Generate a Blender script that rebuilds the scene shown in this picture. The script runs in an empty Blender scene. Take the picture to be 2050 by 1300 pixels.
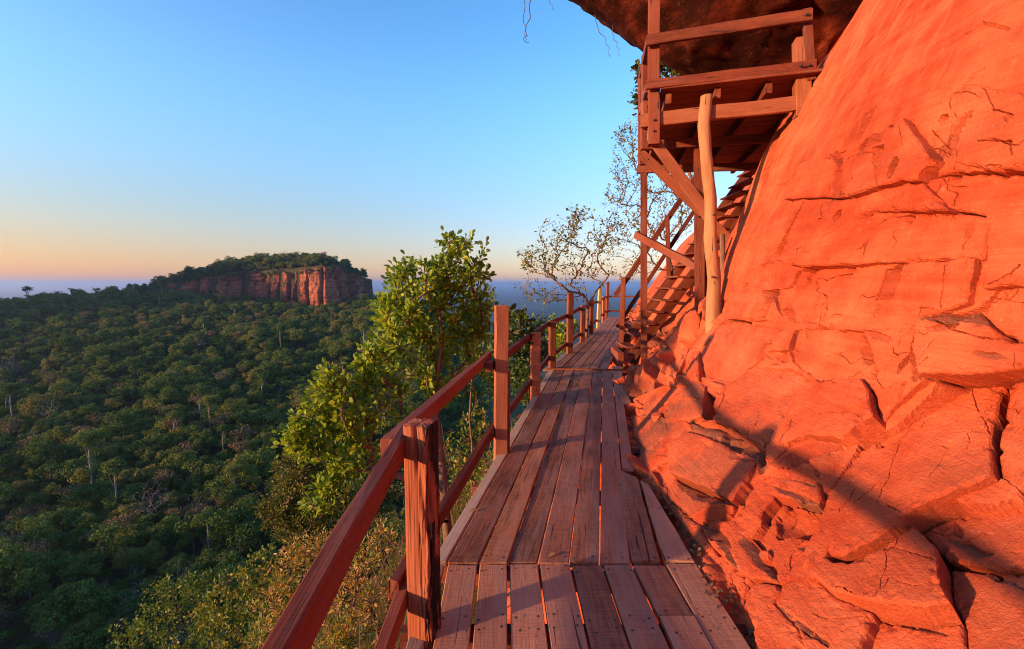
import bpy, bmesh, math, random
import numpy as np
from mathutils import Vector, Matrix, Quaternion
from mathutils import noise as mnoise

SC = bpy.context.scene
COL = SC.collection
rng = np.random.default_rng(7)
random.seed(7)
R = math.radians

# ------------------------------------------------------------------ camera
F_PX, CAM_H = 911.0, 1.55                 # focal length in photo pixels, eye height over the deck
PITCH = math.atan((650 - 568) / F_PX)
cam_data = bpy.data.cameras.new("camera")
cam_data.sensor_width = 36.0
cam_data.lens = 36.0 * F_PX / 2050.0
cam_data.clip_start = 0.05
cam_data.clip_end = 200000.0
cam = bpy.data.objects.new("camera", cam_data)
COL.objects.link(cam)
cam.location = (0, 0, CAM_H)
cam.rotation_euler = (math.pi / 2 - PITCH, 0, 0)
SC.camera = cam

# ------------------------------------------------------------------ sky, sun, exposure
SUN_AZ, SUN_EL = -115.0, 8.5              # degrees from +Y clockwise, degrees up
world = bpy.data.worlds.new("World")
SC.world = world
world.use_nodes = True
wn = world.node_tree
wn.nodes.clear()
sky = wn.nodes.new("ShaderNodeTexSky")
sky.sky_type = 'NISHITA'
sky.sun_disc = False
sky.sun_elevation = R(SUN_EL)
sky.sun_rotation = R(SUN_AZ)
sky.altitude = 300.0
sky.air_density = 1.0
sky.dust_density = 0.6
sky.ozone_density = 2.2
hsv = wn.nodes.new("ShaderNodeHueSaturation")
hsv.inputs["Saturation"].default_value = 1.18
hsv.inputs["Value"].default_value = 1.15
bg = wn.nodes.new("ShaderNodeBackground")
bg.inputs["Strength"].default_value = 0.15
wo = wn.nodes.new("ShaderNodeOutputWorld")
wn.links.new(sky.outputs[0], hsv.inputs["Color"])
# dust near the horizon: the whole ring turns from green-white to peach, warmest towards the sun
wtc = wn.nodes.new("ShaderNodeTexCoord")
wsep = wn.nodes.new("ShaderNodeSeparateXYZ")
wn.links.new(wtc.outputs["Generated"], wsep.inputs[0])
wel = wn.nodes.new("ShaderNodeMapRange")
wel.interpolation_type = 'SMOOTHSTEP'
for _k, _v in (("From Min", -0.02), ("From Max", 0.42), ("To Min", 1.0), ("To Max", 0.0)):
    wel.inputs[_k].default_value = _v
wn.links.new(wsep.outputs[2], wel.inputs["Value"])
wdot = wn.nodes.new("ShaderNodeVectorMath")
wdot.operation = 'DOT_PRODUCT'
wn.links.new(wtc.outputs["Generated"], wdot.inputs[0])
wdot.inputs[1].default_value = (math.sin(R(SUN_AZ)), math.cos(R(SUN_AZ)), 0.0)
waz = wn.nodes.new("ShaderNodeMapRange")
for _k, _v in (("From Min", -0.6), ("From Max", 0.6), ("To Min", 0.0), ("To Max", 1.0)):
    waz.inputs[_k].default_value = _v
wn.links.new(wdot.outputs["Value"], waz.inputs["Value"])
wtint = wn.nodes.new("ShaderNodeMix")
wtint.data_type = 'RGBA'
wtint.inputs[6].default_value = (0.59, 0.425, 0.48, 1)
wtint.inputs[7].default_value = (0.55, 0.262, 0.165, 1)
wn.links.new(waz.outputs[0], wtint.inputs[0])
wmul = wn.nodes.new("ShaderNodeMix")
wmul.data_type = 'RGBA'
wmul.blend_type = 'MULTIPLY'
wn.links.new(wel.outputs[0], wmul.inputs[0])
wn.links.new(hsv.outputs[0], wmul.inputs[6])
wn.links.new(wtint.outputs[2], wmul.inputs[7])
# the upper sky deepens
whi = wn.nodes.new("ShaderNodeMapRange")
whi.interpolation_type = 'SMOOTHSTEP'
for _k, _v in (("From Min", 0.20), ("From Max", 0.62), ("To Min", 0.0), ("To Max", 1.0)):
    whi.inputs[_k].default_value = _v
wn.links.new(wsep.outputs[2], whi.inputs["Value"])
wtop = wn.nodes.new("ShaderNodeMix")
wtop.data_type = 'RGBA'
wtop.inputs[6].default_value = (0.68, 0.90, 1.0, 1)
wtop.inputs[7].default_value = (0.86, 0.72, 0.92, 1)
wn.links.new(waz.outputs[0], wtop.inputs[0])
wmu2 = wn.nodes.new("ShaderNodeMix")
wmu2.data_type = 'RGBA'
wmu2.blend_type = 'MULTIPLY'
wn.links.new(whi.outputs[0], wmu2.inputs[0])
wn.links.new(wmul.outputs[2], wmu2.inputs[6])
wn.links.new(wtop.outputs[2], wmu2.inputs[7])
wn.links.new(wmu2.outputs[2], bg.inputs[0])
wn.links.new(bg.outputs[0], wo.inputs[0])

sun_data = bpy.data.lights.new("sun", 'SUN')
sun_data.energy = 3.5
sun_data.angle = R(1.4)
sun_data.color = (1.0, 0.56, 0.26)
sun = bpy.data.objects.new("sun", sun_data)
COL.objects.link(sun)
sdir = Vector((math.sin(R(SUN_AZ)) * math.cos(R(SUN_EL)), math.cos(R(SUN_AZ)) * math.cos(R(SUN_EL)), math.sin(R(SUN_EL))))
sun.rotation_euler = sdir.to_track_quat('Z', 'Y').to_euler()
sun.location = sdir * 50

vs = SC.view_settings
vs.view_transform = 'Standard'
vs.look = 'None'
vs.gamma = 1.0
vs.exposure = 1.6
vs.use_curve_mapping = False
SC.render.engine = 'CYCLES'
cy = SC.cycles
cy.use_denoising = True
cy.denoising_prefilter = 'NONE'
cy.pixel_filter_type = 'BLACKMAN_HARRIS'
cy.filter_width = 1.05
cy.max_bounces = 6
cy.diffuse_bounces = 3
cy.glossy_bounces = 2
cy.transmission_bounces = 4
cy.transparent_max_bounces = 6
cy.volume_bounces = 0
cy.sample_clamp_indirect = 4.0

# ------------------------------------------------------------------ helpers
CP, SP = math.cos(PITCH), math.sin(PITCH)


def at(px, py, Y):
    """world point seen at photo pixel (px, py) at forward distance Y"""
    a, b = px - 1025.0, 650.0 - py
    d = (a, F_PX * CP + b * SP, -F_PX * SP + b * CP)
    t = Y / d[1]
    return Vector((d[0] * t, Y, CAM_H + d[2] * t))


def on_deck(px, py, z=0.0):
    a, b = px - 1025.0, 650.0 - py
    d = (a, F_PX * CP + b * SP, -F_PX * SP + b * CP)
    t = (z - CAM_H) / d[2]
    return Vector((d[0] * t, d[1] * t, z))


def project(P):
    z = P[..., 2] - CAM_H
    dep = P[..., 1] * CP - z * SP
    up = P[..., 1] * SP + z * CP
    dep = np.where(dep < 0.05, 0.05, dep)
    return 1025 + F_PX * P[..., 0] / dep, 650 - F_PX * up / dep


def sstep(x, a, b):
    t = np.clip((x - a) / (b - a), 0, 1)
    return t * t * (3 - 2 * t)


_perm = np.random.default_rng(3).permutation(512)
_perm = np.concatenate([_perm, _perm])
_grad = np.random.default_rng(4).normal(size=(512, 3))
_grad /= np.linalg.norm(_grad, axis=1, keepdims=True)


_g2 = np.random.default_rng(6).uniform(0, 2 * math.pi, 512)
_g2x, _g2y = (np.cos(_g2) * 0.9).astype(np.float32), (np.sin(_g2) * 0.9).astype(np.float32)
_p32 = _perm.astype(np.int32)


def gnoise2(x, y, seed=0.0):
    x, y = np.broadcast_arrays(np.asarray(x, np.float32), np.asarray(y, np.float32))
    sd = int(round(float(seed) * 7.0)) & 511
    xi, yi = np.floor(x), np.floor(y)
    xf, yf = x - xi, y - yi
    xi, yi = xi.astype(np.int32) & 511, yi.astype(np.int32)
    u, v = xf * xf * (3 - 2 * xf), yf * yf * (3 - 2 * yf)
    h0, h1 = _p32[(xi + sd) & 511], _p32[(xi + 1 + sd) & 511]
    a, b = _p32[(h0 + yi) & 511], _p32[(h1 + yi) & 511]
    c, d = _p32[(h0 + yi + 1) & 511], _p32[(h1 + yi + 1) & 511]
    n00 = _g2x[a] * xf + _g2y[a] * yf
    n10 = _g2x[b] * (xf - 1) + _g2y[b] * yf
    n01 = _g2x[c] * xf + _g2y[c] * (yf - 1)
    n11 = _g2x[d] * (xf - 1) + _g2y[d] * (yf - 1)
    x0 = n00 + u * (n10 - n00)
    return x0 + v * (n01 + u * (n11 - n01) - x0)


def gnoise(x, y, z=0.0):
    """gradient noise on numpy arrays, about -0.7 .. 0.7"""
    if np.ndim(z) == 0:
        return gnoise2(x, y, z)
    x, y, z = np.broadcast_arrays(np.asarray(x, float), np.asarray(y, float), np.asarray(z, float))
    xi, yi, zi = np.floor(x).astype(int), np.floor(y).astype(int), np.floor(z).astype(int)
    xf, yf, zf = x - xi, y - yi, z - zi
    u, v, w = (t * t * t * (t * (t * 6 - 15) + 10) for t in (xf, yf, zf))

    def g(i, j, k):
        h = _perm[(_perm[(_perm[(xi + i) & 511] + yi + j) & 511] + zi + k) & 511]
        gr = _grad[h]
        return gr[..., 0] * (xf - i) + gr[..., 1] * (yf - j) + gr[..., 2] * (zf - k)
    x00 = g(0, 0, 0) * (1 - u) + g(1, 0, 0) * u
    x10 = g(0, 1, 0) * (1 - u) + g(1, 1, 0) * u
    x01 = g(0, 0, 1) * (1 - u) + g(1, 0, 1) * u
    x11 = g(0, 1, 1) * (1 - u) + g(1, 1, 1) * u
    return (x00 * (1 - v) + x10 * v) * (1 - w) + (x01 * (1 - v) + x11 * v) * w


def fbm(x, y, z=0.0, oct=4, gain=0.5):
    s, a = 0.0, 1.0
    for o in range(oct):
        s = s + a * gnoise(x * 2 ** o + 17.3 * o, y * 2 ** o + 9.1 * o, z + 3.7 * o if np.ndim(z) == 0 else z * 2 ** o + 3.7 * o)
        a *= gain
    return s


def mesh_np(name, V, F, mats, attr=None, smooth=False, mat_idx=None):
    """V (n,3); F list of arrays (m,3) or (m,4)"""
    me = bpy.data.meshes.new(name)
    V = np.asarray(V, np.float32)
    Fs = [np.asarray(f, np.int32) for f in (F if isinstance(F, (list, tuple)) else [F]) if len(f)]
    nl = sum(f.size for f in Fs)
    npoly = sum(len(f) for f in Fs)
    me.vertices.add(len(V))
    me.vertices.foreach_set("co", V.ravel())
    me.loops.add(nl)
    me.polygons.add(npoly)
    me.loops.foreach_set("vertex_index", np.concatenate([f.ravel() for f in Fs]))
    tot = np.concatenate([np.full(len(f), f.shape[1], np.int32) for f in Fs])
    st = np.concatenate([[0], np.cumsum(tot)[:-1]]).astype(np.int32)
    me.polygons.foreach_set("loop_start", st)
    me.polygons.foreach_set("loop_total", tot)
    if mat_idx is not None:
        me.polygons.foreach_set("material_index", np.asarray(mat_idx, np.int32))
    me.polygons.foreach_set("use_smooth", np.full(npoly, smooth, bool))
    for m in (mats if isinstance(mats, (list, tuple)) else [mats]):
        me.materials.append(m)
    if attr is not None:
        at_ = me.attributes.new("rnd", 'FLOAT', 'POINT')
        at_.data.foreach_set("value", np.asarray(attr, np.float32))
    me.update(calc_edges=True)
    return me


def link(name, me, parent=None, M=None):
    o = bpy.data.objects.new(name, me)
    COL.objects.link(o)
    if parent is not None:
        o.parent = parent
        inv = parent_world(parent).inverted()
        o.matrix_basis = inv @ (M if M is not None else Matrix())
    elif M is not None:
        o.matrix_basis = M
    return o


def parent_world(o):
    return o.matrix_basis.copy() if o.parent is None else parent_world(o.parent) @ o.matrix_basis


def tag(o, label=None, cat=None, group=None, kind=None):
    if label:
        o["label"] = label
    if cat:
        o["category"] = cat
    if group:
        o["group"] = group
    if kind:
        o["kind"] = kind
    return o


def thing(name, label, cat, loc=(0, 0, 0), group=None):
    o = bpy.data.objects.new(name, None)
    o.empty_display_size = 0.2
    COL.objects.link(o)
    o.matrix_basis = Matrix.Translation(loc)
    return tag(o, label, cat, group)


class MB:
    """collects triangles / quads with one random value per vertex"""
    def __init__(self):
        self.V, self.T, self.Q, self.A, self.n = [], [], [], [], 0

    def add(self, V, T=None, Q=None, a=0.5):
        V = np.asarray(V, float).reshape(-1, 3)
        self.V.append(V)
        self.A.append(np.broadcast_to(np.asarray(a, float), (len(V),)))
        if T is not None and len(T):
            self.T.append(np.asarray(T) + self.n)
        if Q is not None and len(Q):
            self.Q.append(np.asarray(Q) + self.n)
        self.n += len(V)

    def mesh(self, name, mats, smooth=False):
        F = []
        if self.T:
            F.append(np.concatenate(self.T))
        if self.Q:
            F.append(np.concatenate(self.Q))
        return mesh_np(name, np.concatenate(self.V), F, mats, np.concatenate(self.A), smooth)


# ------------------------------------------------------------------ materials
class NT:
    def __init__(self, name):
        self.m = bpy.data.materials.new(name)
        self.m.use_nodes = True
        self.t = self.m.node_tree
        self.t.nodes.clear()
        self.out = self.t.nodes.new("ShaderNodeOutputMaterial")

    def n(self, typ, **kw):
        nd = self.t.nodes.new("ShaderNode" + typ)
        for k, v in kw.items():
            if hasattr(nd, k) and not isinstance(nd.inputs.get(k), bpy.types.NodeSocket):
                setattr(nd, k, v)
            else:
                self.set(nd, k, v)
        return nd

    def set(self, nd, k, v):
        s = nd.inputs[k]
        if isinstance(v, bpy.types.NodeSocket):
            self.t.links.new(v, s)
        else:
            s.default_value = v

    def noise(self, vec, scale, detail=4, rough=0.55, dist=0.0):
        nd = self.n("TexNoise")
        for k, v in (("Vector", vec), ("Scale", scale), ("Detail", detail), ("Roughness", rough), ("Distortion", dist)):
            self.set(nd, k, v)
        return nd.outputs["Fac"]

    def mapping(self, vec, scale=(1, 1, 1), rot=(0, 0, 0), loc=(0, 0, 0)):
        nd = self.n("Mapping")
        for k, v in (("Vector", vec), ("Scale", scale), ("Rotation", rot), ("Location", loc)):
            self.set(nd, k, v)
        return nd.outputs[0]

    def ramp(self, fac, stops, interp='LINEAR'):
        nd = self.n("ValToRGB")
        self.set(nd, "Fac", fac)
        cr = nd.color_ramp
        cr.interpolation = interp
        while len(cr.elements) < len(stops):
            cr.elements.new(0.5)
        for e, (p, c) in zip(cr.elements, stops):
            e.position = p
            e.color = (*c, 1.0) if len(c) == 3 else c
        return nd.outputs["Color"]

    def mix(self, fac, a, b, mode='MIX'):
        nd = self.n("Mix", data_type='RGBA', blend_type=mode)
        for i, v in ((0, fac), (6, a), (7, b)):
            if isinstance(v, bpy.types.NodeSocket):
                self.t.links.new(v, nd.inputs[i])
            else:
                nd.inputs[i].default_value = v if i == 0 else (*v[:3], 1.0)
        return nd.outputs[2]

    def math(self, op, a, b=0.0):
        nd = self.n("Math", operation=op)
        for i, v in ((0, a), (1, b)):
            if isinstance(v, bpy.types.NodeSocket):
                self.t.links.new(v, nd.inputs[i])
            else:
                nd.inputs[i].default_value = v
        return nd.outputs[0]

    def bump(self, h, strength=0.3, dist=0.01, normal=None):
        nd = self.n("Bump")
        self.set(nd, "Height", h)
        self.set(nd, "Strength", strength)
        self.set(nd, "Distance", dist)
        if normal is not None:
            self.set(nd, "Normal", normal)
        return nd.outputs[0]

    def surf(self, col, rough=0.7, normal=None, spec=0.3, translucent=0.0, tcol=None):
        p = self.n("BsdfPrincipled")
        self.set(p, "Base Color", col if isinstance(col, bpy.types.NodeSocket) else (*col, 1))
        self.set(p, "Roughness", rough)
        self.set(p, "Specular IOR Level", spec)
        if normal is not None:
            self.set(p, "Normal", normal)
        res = p.outputs[0]
        if translucent:
            tr = self.n("BsdfTranslucent")
            self.set(tr, "Color", tcol if tcol is not None else col)
            ms = self.n("MixShader")
            self.set(ms, 0, translucent)
            self.t.links.new(res, ms.inputs[1])
            self.t.links.new(tr.outputs[0], ms.inputs[2])
            res = ms.outputs[0]
        self.t.links.new(res, self.out.inputs["Surface"])
        return self.m


def wood(name, dark, mid, light, saw=0.5, rough=0.7, spec=0.14, rot=0.0, grey=None, rot_side=False):
    """weathered timber; the grain runs along the object's own Y axis"""
    k = NT(name)
    tc = k.n("TexCoord").outputs["Object"]
    oi = k.n("ObjectInfo").outputs["Random"]
    sh = k.n("VectorMath", operation='SCALE')
    cx = k.n("CombineXYZ")
    for i, f in ((0, 37.0), (1, 91.0), (2, 53.0)):
        k.set(cx, i, k.math('MULTIPLY', oi, f))
    va = k.n("VectorMath", operation='ADD')
    k.t.links.new(tc, va.inputs[0])
    k.t.links.new(cx.outputs[0], va.inputs[1])
    v = va.outputs[0]
    grain = k.noise(k.mapping(v, (1, 0.035, 1)), 95, 5, 0.6, 0.6)
    fine = k.noise(k.mapping(v, (1, 0.02, 1)), 320, 3, 0.6)
    blot = k.noise(k.mapping(v, (1, 0.35, 1)), 5.5, 4, 0.6)
    sawn = k.noise(k.mapping(v, (0.03, 1, 0.03)), 260, 2, 0.5)
    f = k.math('ADD', k.math('MULTIPLY', grain, 0.5), k.math('MULTIPLY', fine, 0.2))
    f = k.math('ADD', f, k.math('MULTIPLY', blot, 0.5))
    f = k.math('ADD', f, k.math('MULTIPLY', k.math('SUBTRACT', sawn, 0.5), 0.28 * saw))
    f = k.math('ADD', f, k.math('MULTIPLY', k.math('SUBTRACT', oi, 0.5), 0.34))
    col = k.ramp(f, [(0.34, dark), (0.58, mid), (0.86, light)])
    if grey:
        gm = k.ramp(k.noise(k.mapping(v, (1, 0.12, 1), loc=(7, 3, 1)), 9, 5, 0.65), [(0.45, (0, 0, 0)), (0.7, (1, 1, 1))])
        col = k.mix(k.math('MULTIPLY', gm, 0.6), col, grey)
    crack = k.ramp(k.noise(k.mapping(v, (1, 0.03, 1), loc=(5, 0, 2)), 48, 3, 0.5, 0.8), [(0.28, (0, 0, 0)), (0.335, (1, 1, 1))])
    col = k.mix(crack, (dark[0] * 0.3, dark[1] * 0.3, dark[2] * 0.3), col)
    if rot:
        rv = k.noise(k.mapping(v, (1, 0.16, 1), loc=(1, 8, 4)), 13, 5, 0.7)
        if rot_side:
            sx = k.n("SeparateXYZ")
            k.set(sx, 0, tc)
            rv = k.math('ADD', rv, k.ramp(k.math('ADD', k.math('MULTIPLY', sx.outputs[0], 6.0), 0.5), [(0.55, (0, 0, 0)), (0.85, (0.22,) * 3)]))
        col = k.mix(k.ramp(rv, [(0.68 - 0.1 * rot, (0, 0, 0)), (0.74 - 0.1 * rot, (1, 1, 1))]), col, (0.022, 0.013, 0.01))
    hsum = k.math('ADD', k.math('MULTIPLY', grain, 0.8), k.math('MULTIPLY', crack, 1.2))
    hsum = k.math('ADD', hsum, k.math('MULTIPLY', sawn, 0.5 * saw))
    nrm = k.bump(hsum, 0.55, 0.004)
    rg = k.ramp(grain, [(0.3, (rough - 0.12,) * 3), (0.7, (rough + 0.15,) * 3)])
    return k.surf(col, rg, nrm, spec)


M_DECK = wood("deck_wood", (0.095, 0.034, 0.019), (0.30, 0.116, 0.061), (0.47, 0.222, 0.128), saw=1.3, rough=0.72, spec=0.14, grey=(0.27, 0.175, 0.135))
M_PALE = wood("pale_deck_wood", (0.20, 0.13, 0.09), (0.34, 0.235, 0.165), (0.46, 0.345, 0.25), saw=0.2)
M_RED = wood("red_timber", (0.055, 0.011, 0.006), (0.145, 0.030, 0.014), (0.23, 0.064, 0.034), saw=0.7, rot=0.5, grey=(0.20, 0.085, 0.06))
M_POST = wood("post_timber", (0.13, 0.036, 0.020), (0.29, 0.090, 0.046), (0.40, 0.16, 0.09), saw=0.2, rot=0.75)
M_HEWN = wood("hewn_post_timber", (0.09, 0.020, 0.011), (0.25, 0.066, 0.031), (0.38, 0.135, 0.066), saw=0.0, rot=0.2, rough=0.75, rot_side=True)
M_TAN = wood("tan_timber", (0.085, 0.020, 0.010), (0.205, 0.054, 0.024), (0.31, 0.112, 0.056), saw=0.5, rot=0.5)
M_LOG = wood("peeled_log", (0.10, 0.038, 0.018), (0.27, 0.112, 0.050), (0.39, 0.195, 0.098), saw=0.0, rough=0.85, rot=0.7)
M_LICHEN = wood("lichened_timber", (0.18, 0.12, 0.06), (0.38, 0.28, 0.13), (0.52, 0.42, 0.2), saw=0.0)


def rock_material(name, scale=1.0, cols=None, far=False):
    k = NT(name)
    tc = k.n("TexCoord").outputs["Object"]
    c = cols or ((0.24, 0.032, 0.014), (0.41, 0.060, 0.023), (0.54, 0.115, 0.048), (0.61, 0.185, 0.090))
    v = tc
    big = k.noise(v, 0.55 * scale, 5, 0.6, 0.4)
    med = k.noise(v, 3.1 * scale, 6, 0.62, 0.3)
    strata = k.noise(k.mapping(v, (0.25, 0.12, 2.2), rot=(0.35, 0.22, 0.0)), 5.0 * scale, 5, 0.65, 0.9)
    f = k.math('ADD', k.math('MULTIPLY', big, 0.45), k.math('ADD', k.math('MULTIPLY', med, 0.42), k.math('MULTIPLY', strata, 0.20)))
    col = k.ramp(f, [(0.33, c[0]), (0.45, c[1]), (0.58, c[2]), (0.76, c[3])] if not cols else [(0.40, c[0]), (0.49, c[1]), (0.57, c[2]), (0.70, c[3])])
    # dark grey-brown varnish in ragged patches
    pv = k.noise(k.mapping(v, (1, 0.6, 1.5), rot=(0.5, 0.2, 0), loc=(3, 1, 7)), 1.25 * scale, 7, 0.68, 0.7)
    pm = k.ramp(pv, [(0.54, (0, 0, 0)), (0.62, (1, 1, 1))])
    col = k.mix(k.math('MULTIPLY', pm, 0.72 if cols else 0.30), col, (0.20, 0.065, 0.040) if not cols else (c[0][0] * 1.5, c[0][1] * 1.5, c[0][2] * 1.5))
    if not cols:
        # maroon marks broken rock and paints shade into sunken faces; ledges, foot weathered grey-brown
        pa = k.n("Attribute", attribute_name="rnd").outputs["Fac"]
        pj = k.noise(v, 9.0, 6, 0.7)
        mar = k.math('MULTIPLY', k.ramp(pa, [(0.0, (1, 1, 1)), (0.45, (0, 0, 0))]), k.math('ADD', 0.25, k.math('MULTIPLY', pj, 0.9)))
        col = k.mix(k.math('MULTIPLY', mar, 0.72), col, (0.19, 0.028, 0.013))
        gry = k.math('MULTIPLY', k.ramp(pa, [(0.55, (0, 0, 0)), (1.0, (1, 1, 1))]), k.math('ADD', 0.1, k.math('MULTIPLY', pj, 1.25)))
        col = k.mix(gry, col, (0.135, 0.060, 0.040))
        # pale water streaks down the smooth upper wall
        sz = k.n("SeparateXYZ")
        k.set(sz, 0, tc)
        stk = k.ramp(k.noise(k.mapping(v, (1.0, 2.2, 0.16), rot=(0, 0.45, 0)), 5.0, 5, 0.6, 0.4), [(0.50, (0, 0, 0)), (0.62, (1, 1, 1))])
        hi_ = k.ramp(k.math('MULTIPLY', sz.outputs[2], 0.2), [(0.45, (0, 0, 0)), (0.9, (0.5, 0.5, 0.5))])
        col = k.mix(k.math('MULTIPLY', stk, hi_), col, (0.62, 0.20, 0.10))
    # pale rubbed spots and dark lichen specks
    sp = k.ramp(k.noise(v, 26 * scale, 3, 0.6), [(0.64, (0, 0, 0)), (0.72, (1, 1, 1))])
    col = k.mix(k.math('MULTIPLY', sp, 0.35), col, (0.60, 0.20, 0.11) if not cols else c[2])
    dk = k.ramp(k.noise(k.mapping(v, loc=(9, 2, 5)), 17 * scale, 6, 0.72), [(0.58, (0, 0, 0)), (0.70, (1, 1, 1))])
    col = k.mix(k.math('MULTIPLY', dk, 0.65 if cols else 0.38), col, (0.12, 0.045, 0.03))
    fine = k.noise(v, 60 * scale, 7, 0.7)
    if not cols:
        grit = k.noise(k.mapping(v, loc=(4, 4, 4)), 48, 8, 0.75)
        bed = k.noise(k.mapping(v, (0.2, 0.10, 2.6), rot=(0.30, 0.18, 0.0), loc=(6, 1, 3)), 34, 4, 0.6, 0.6)
        gv = k.math('ADD', k.math('MULTIPLY', k.math('SUBTRACT', grit, 0.5), 0.5), k.math('MULTIPLY', k.math('SUBTRACT', bed, 0.5), 0.5))
        col = k.mix(1.0, col, k.ramp(k.math('ADD', gv, 0.5), [(0.1, (0.62, 0.58, 0.55)), (0.5, (1, 1, 1)), (0.9, (1.25, 1.3, 1.3))]), 'MULTIPLY')
    strf = k.noise(k.mapping(v, (0.3, 0.12, 3.0), rot=(0.35, 0.22, 0.0), loc=(2, 2, 2)), 17 * scale, 5, 0.65, 0.5)
    h = k.math('ADD', k.math('MULTIPLY', fine, 0.7), k.math('ADD', k.math('MULTIPLY', strf, 0.45), k.math('MULTIPLY', med, 0.35)))
    nrm = k.bump(h, 0.75 if not far else 0.8, 0.03 / scale)
    return k.surf(col, 0.9, nrm, 0.06)


M_ROCK = rock_material("red_sandstone")
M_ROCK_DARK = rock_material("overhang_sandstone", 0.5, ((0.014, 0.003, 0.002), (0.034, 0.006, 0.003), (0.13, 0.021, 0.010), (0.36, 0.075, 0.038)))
M_MESA = rock_material("mesa_sandstone", 0.06, ((0.055, 0.024, 0.020), (0.13, 0.048, 0.034), (0.27, 0.082, 0.046), (0.38, 0.15, 0.09)), far=True)


def leaf_mat(name, stops, trans=0.3, rough=0.5, spec=0.3, per_object=0.0, tboost=(1.15, 1.1, 0.6)):
    k = NT(name)
    at_ = k.n("Attribute", attribute_name="rnd")
    f = at_.outputs["Fac"]
    if per_object:
        oi = k.n("ObjectInfo").outputs["Random"]
        f = k.math('ADD', k.math('MULTIPLY', f, 1 - per_object), k.math('MULTIPLY', oi, per_object))
    col = k.ramp(f, stops)
    tcol = k.mix(1.0, col, tboost, 'MULTIPLY')
    return k.surf(col, rough, None, spec, trans, tcol)


M_LEAF_BROAD = leaf_mat("broad_leaf", [(0.0, (0.055, 0.11, 0.011)), (0.38, (0.14, 0.235, 0.018)), (0.68, (0.27, 0.34, 0.026)), (0.92, (0.43, 0.42, 0.035)), (1.0, (0.46, 0.26, 0.04))], 0.45)
M_LEAF_DARK = leaf_mat("dark_leaf", [(0.0, (0.022, 0.050, 0.012)), (0.6, (0.050, 0.095, 0.016)), (1.0, (0.11, 0.14, 0.02))], 0.25)
M_LEAF_OLIVE = leaf_mat("olive_leaf", [(0.0, (0.045, 0.060, 0.012)), (0.6, (0.11, 0.12, 0.018)), (0.9, (0.20, 0.16, 0.025)), (1.0, (0.30, 0.12, 0.035))], 0.25)
M_LEAF_SPARSE = leaf_mat("sparse_leaf", [(0.0, (0.09, 0.13, 0.025)), (0.55, (0.19, 0.21, 0.04)), (0.8, (0.32, 0.22, 0.055)), (1.0, (0.42, 0.18, 0.06))], 0.35)
M_LEAF_SCRUB = leaf_mat("scrub_leaf", [(0.0, (0.05, 0.10, 0.014)), (0.40, (0.12, 0.18, 0.02)), (0.65, (0.28, 0.23, 0.035)), (0.86, (0.48, 0.20, 0.05)), (1.0, (0.42, 0.27, 0.13))], 0.32)
M_LEAF_DRY = leaf_mat("dry_leaf", [(0.0, (0.10, 0.06, 0.025)), (0.5, (0.24, 0.13, 0.05)), (1.0, (0.36, 0.22, 0.10))], 0.3)
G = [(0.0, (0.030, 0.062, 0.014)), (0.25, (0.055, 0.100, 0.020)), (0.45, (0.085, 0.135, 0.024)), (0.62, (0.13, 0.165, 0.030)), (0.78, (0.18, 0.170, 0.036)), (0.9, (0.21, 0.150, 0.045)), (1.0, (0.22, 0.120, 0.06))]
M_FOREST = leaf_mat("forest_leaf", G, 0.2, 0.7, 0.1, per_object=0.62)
M_FOREST_BROWN = leaf_mat("forest_brown_leaf", [(0.0, (0.08, 0.06, 0.026)), (0.5, (0.15, 0.10, 0.045)), (1.0, (0.22, 0.14, 0.075))], 0.15, 0.6, 0.2, per_object=0.5)
k = NT("bark")
M_BARK = k.surf(k.ramp(k.noise(k.mapping(k.n("TexCoord").outputs["Object"], (1, 1, 0.25)), 30, 5, 0.65), [(0.3, (0.07, 0.035, 0.025)), (0.7, (0.24, 0.125, 0.085))]), 0.85, k.bump(k.noise(k.n("TexCoord").outputs["Object"], 60, 4), 0.5, 0.006))
k = NT("pale_bark")
M_BARK_PALE = k.surf(k.ramp(k.noise(k.mapping(k.n("TexCoord").outputs["Object"], (1, 1, 0.3)), 3, 5, 0.65), [(0.3, (0.13, 0.095, 0.08)), (0.7, (0.27, 0.21, 0.18))]), 0.85)
k = NT("dark_bark")
M_BARK_DARK = k.surf(k.ramp(k.noise(k.n("TexCoord").outputs["Object"], 3, 4), [(0.3, (0.05, 0.035, 0.028)), (0.7, (0.12, 0.09, 0.07))]), 0.9)
k = NT("iron_nail")
M_NAIL = k.surf(k.ramp(k.noise(k.n("TexCoord").outputs["Object"], 40, 3), [(0.3, (0.015, 0.012, 0.012)), (0.7, (0.05, 0.03, 0.025))]), 0.6, None, 0.4)

# ground: forest floor near by, wooded and farmed plain far away
k = NT("forest_floor")
gp = k.n("NewGeometry").outputs["Position"]
n1 = k.noise(gp, 0.35, 6, 0.65)
near_c = k.ramp(n1, [(0.3, (0.030, 0.034, 0.014)), (0.55, (0.060, 0.055, 0.022)), (0.75, (0.12, 0.075, 0.035))])
n2 = k.noise(gp, 0.0016, 7, 0.62, 0.3)
n3 = k.noise(gp, 0.02, 6, 0.7)
far_f = k.math('ADD', k.math('MULTIPLY', n2, 0.75), k.math('MULTIPLY', n3, 0.3))
far_c = k.ramp(far_f, [(0.40, (0.010, 0.022, 0.010)), (0.53, (0.020, 0.038, 0.014)), (0.62, (0.040, 0.055, 0.025)), (0.70, (0.09, 0.085, 0.05))])
sepz = k.n("SeparateXYZ")
k.set(sepz, 0, gp)
lowm = k.ramp(k.math('MULTIPLY', k.math('ADD', sepz.outputs[2], 230), 0.01), [(0.2, (1, 1, 1)), (0.9, (0, 0, 0))])
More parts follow.
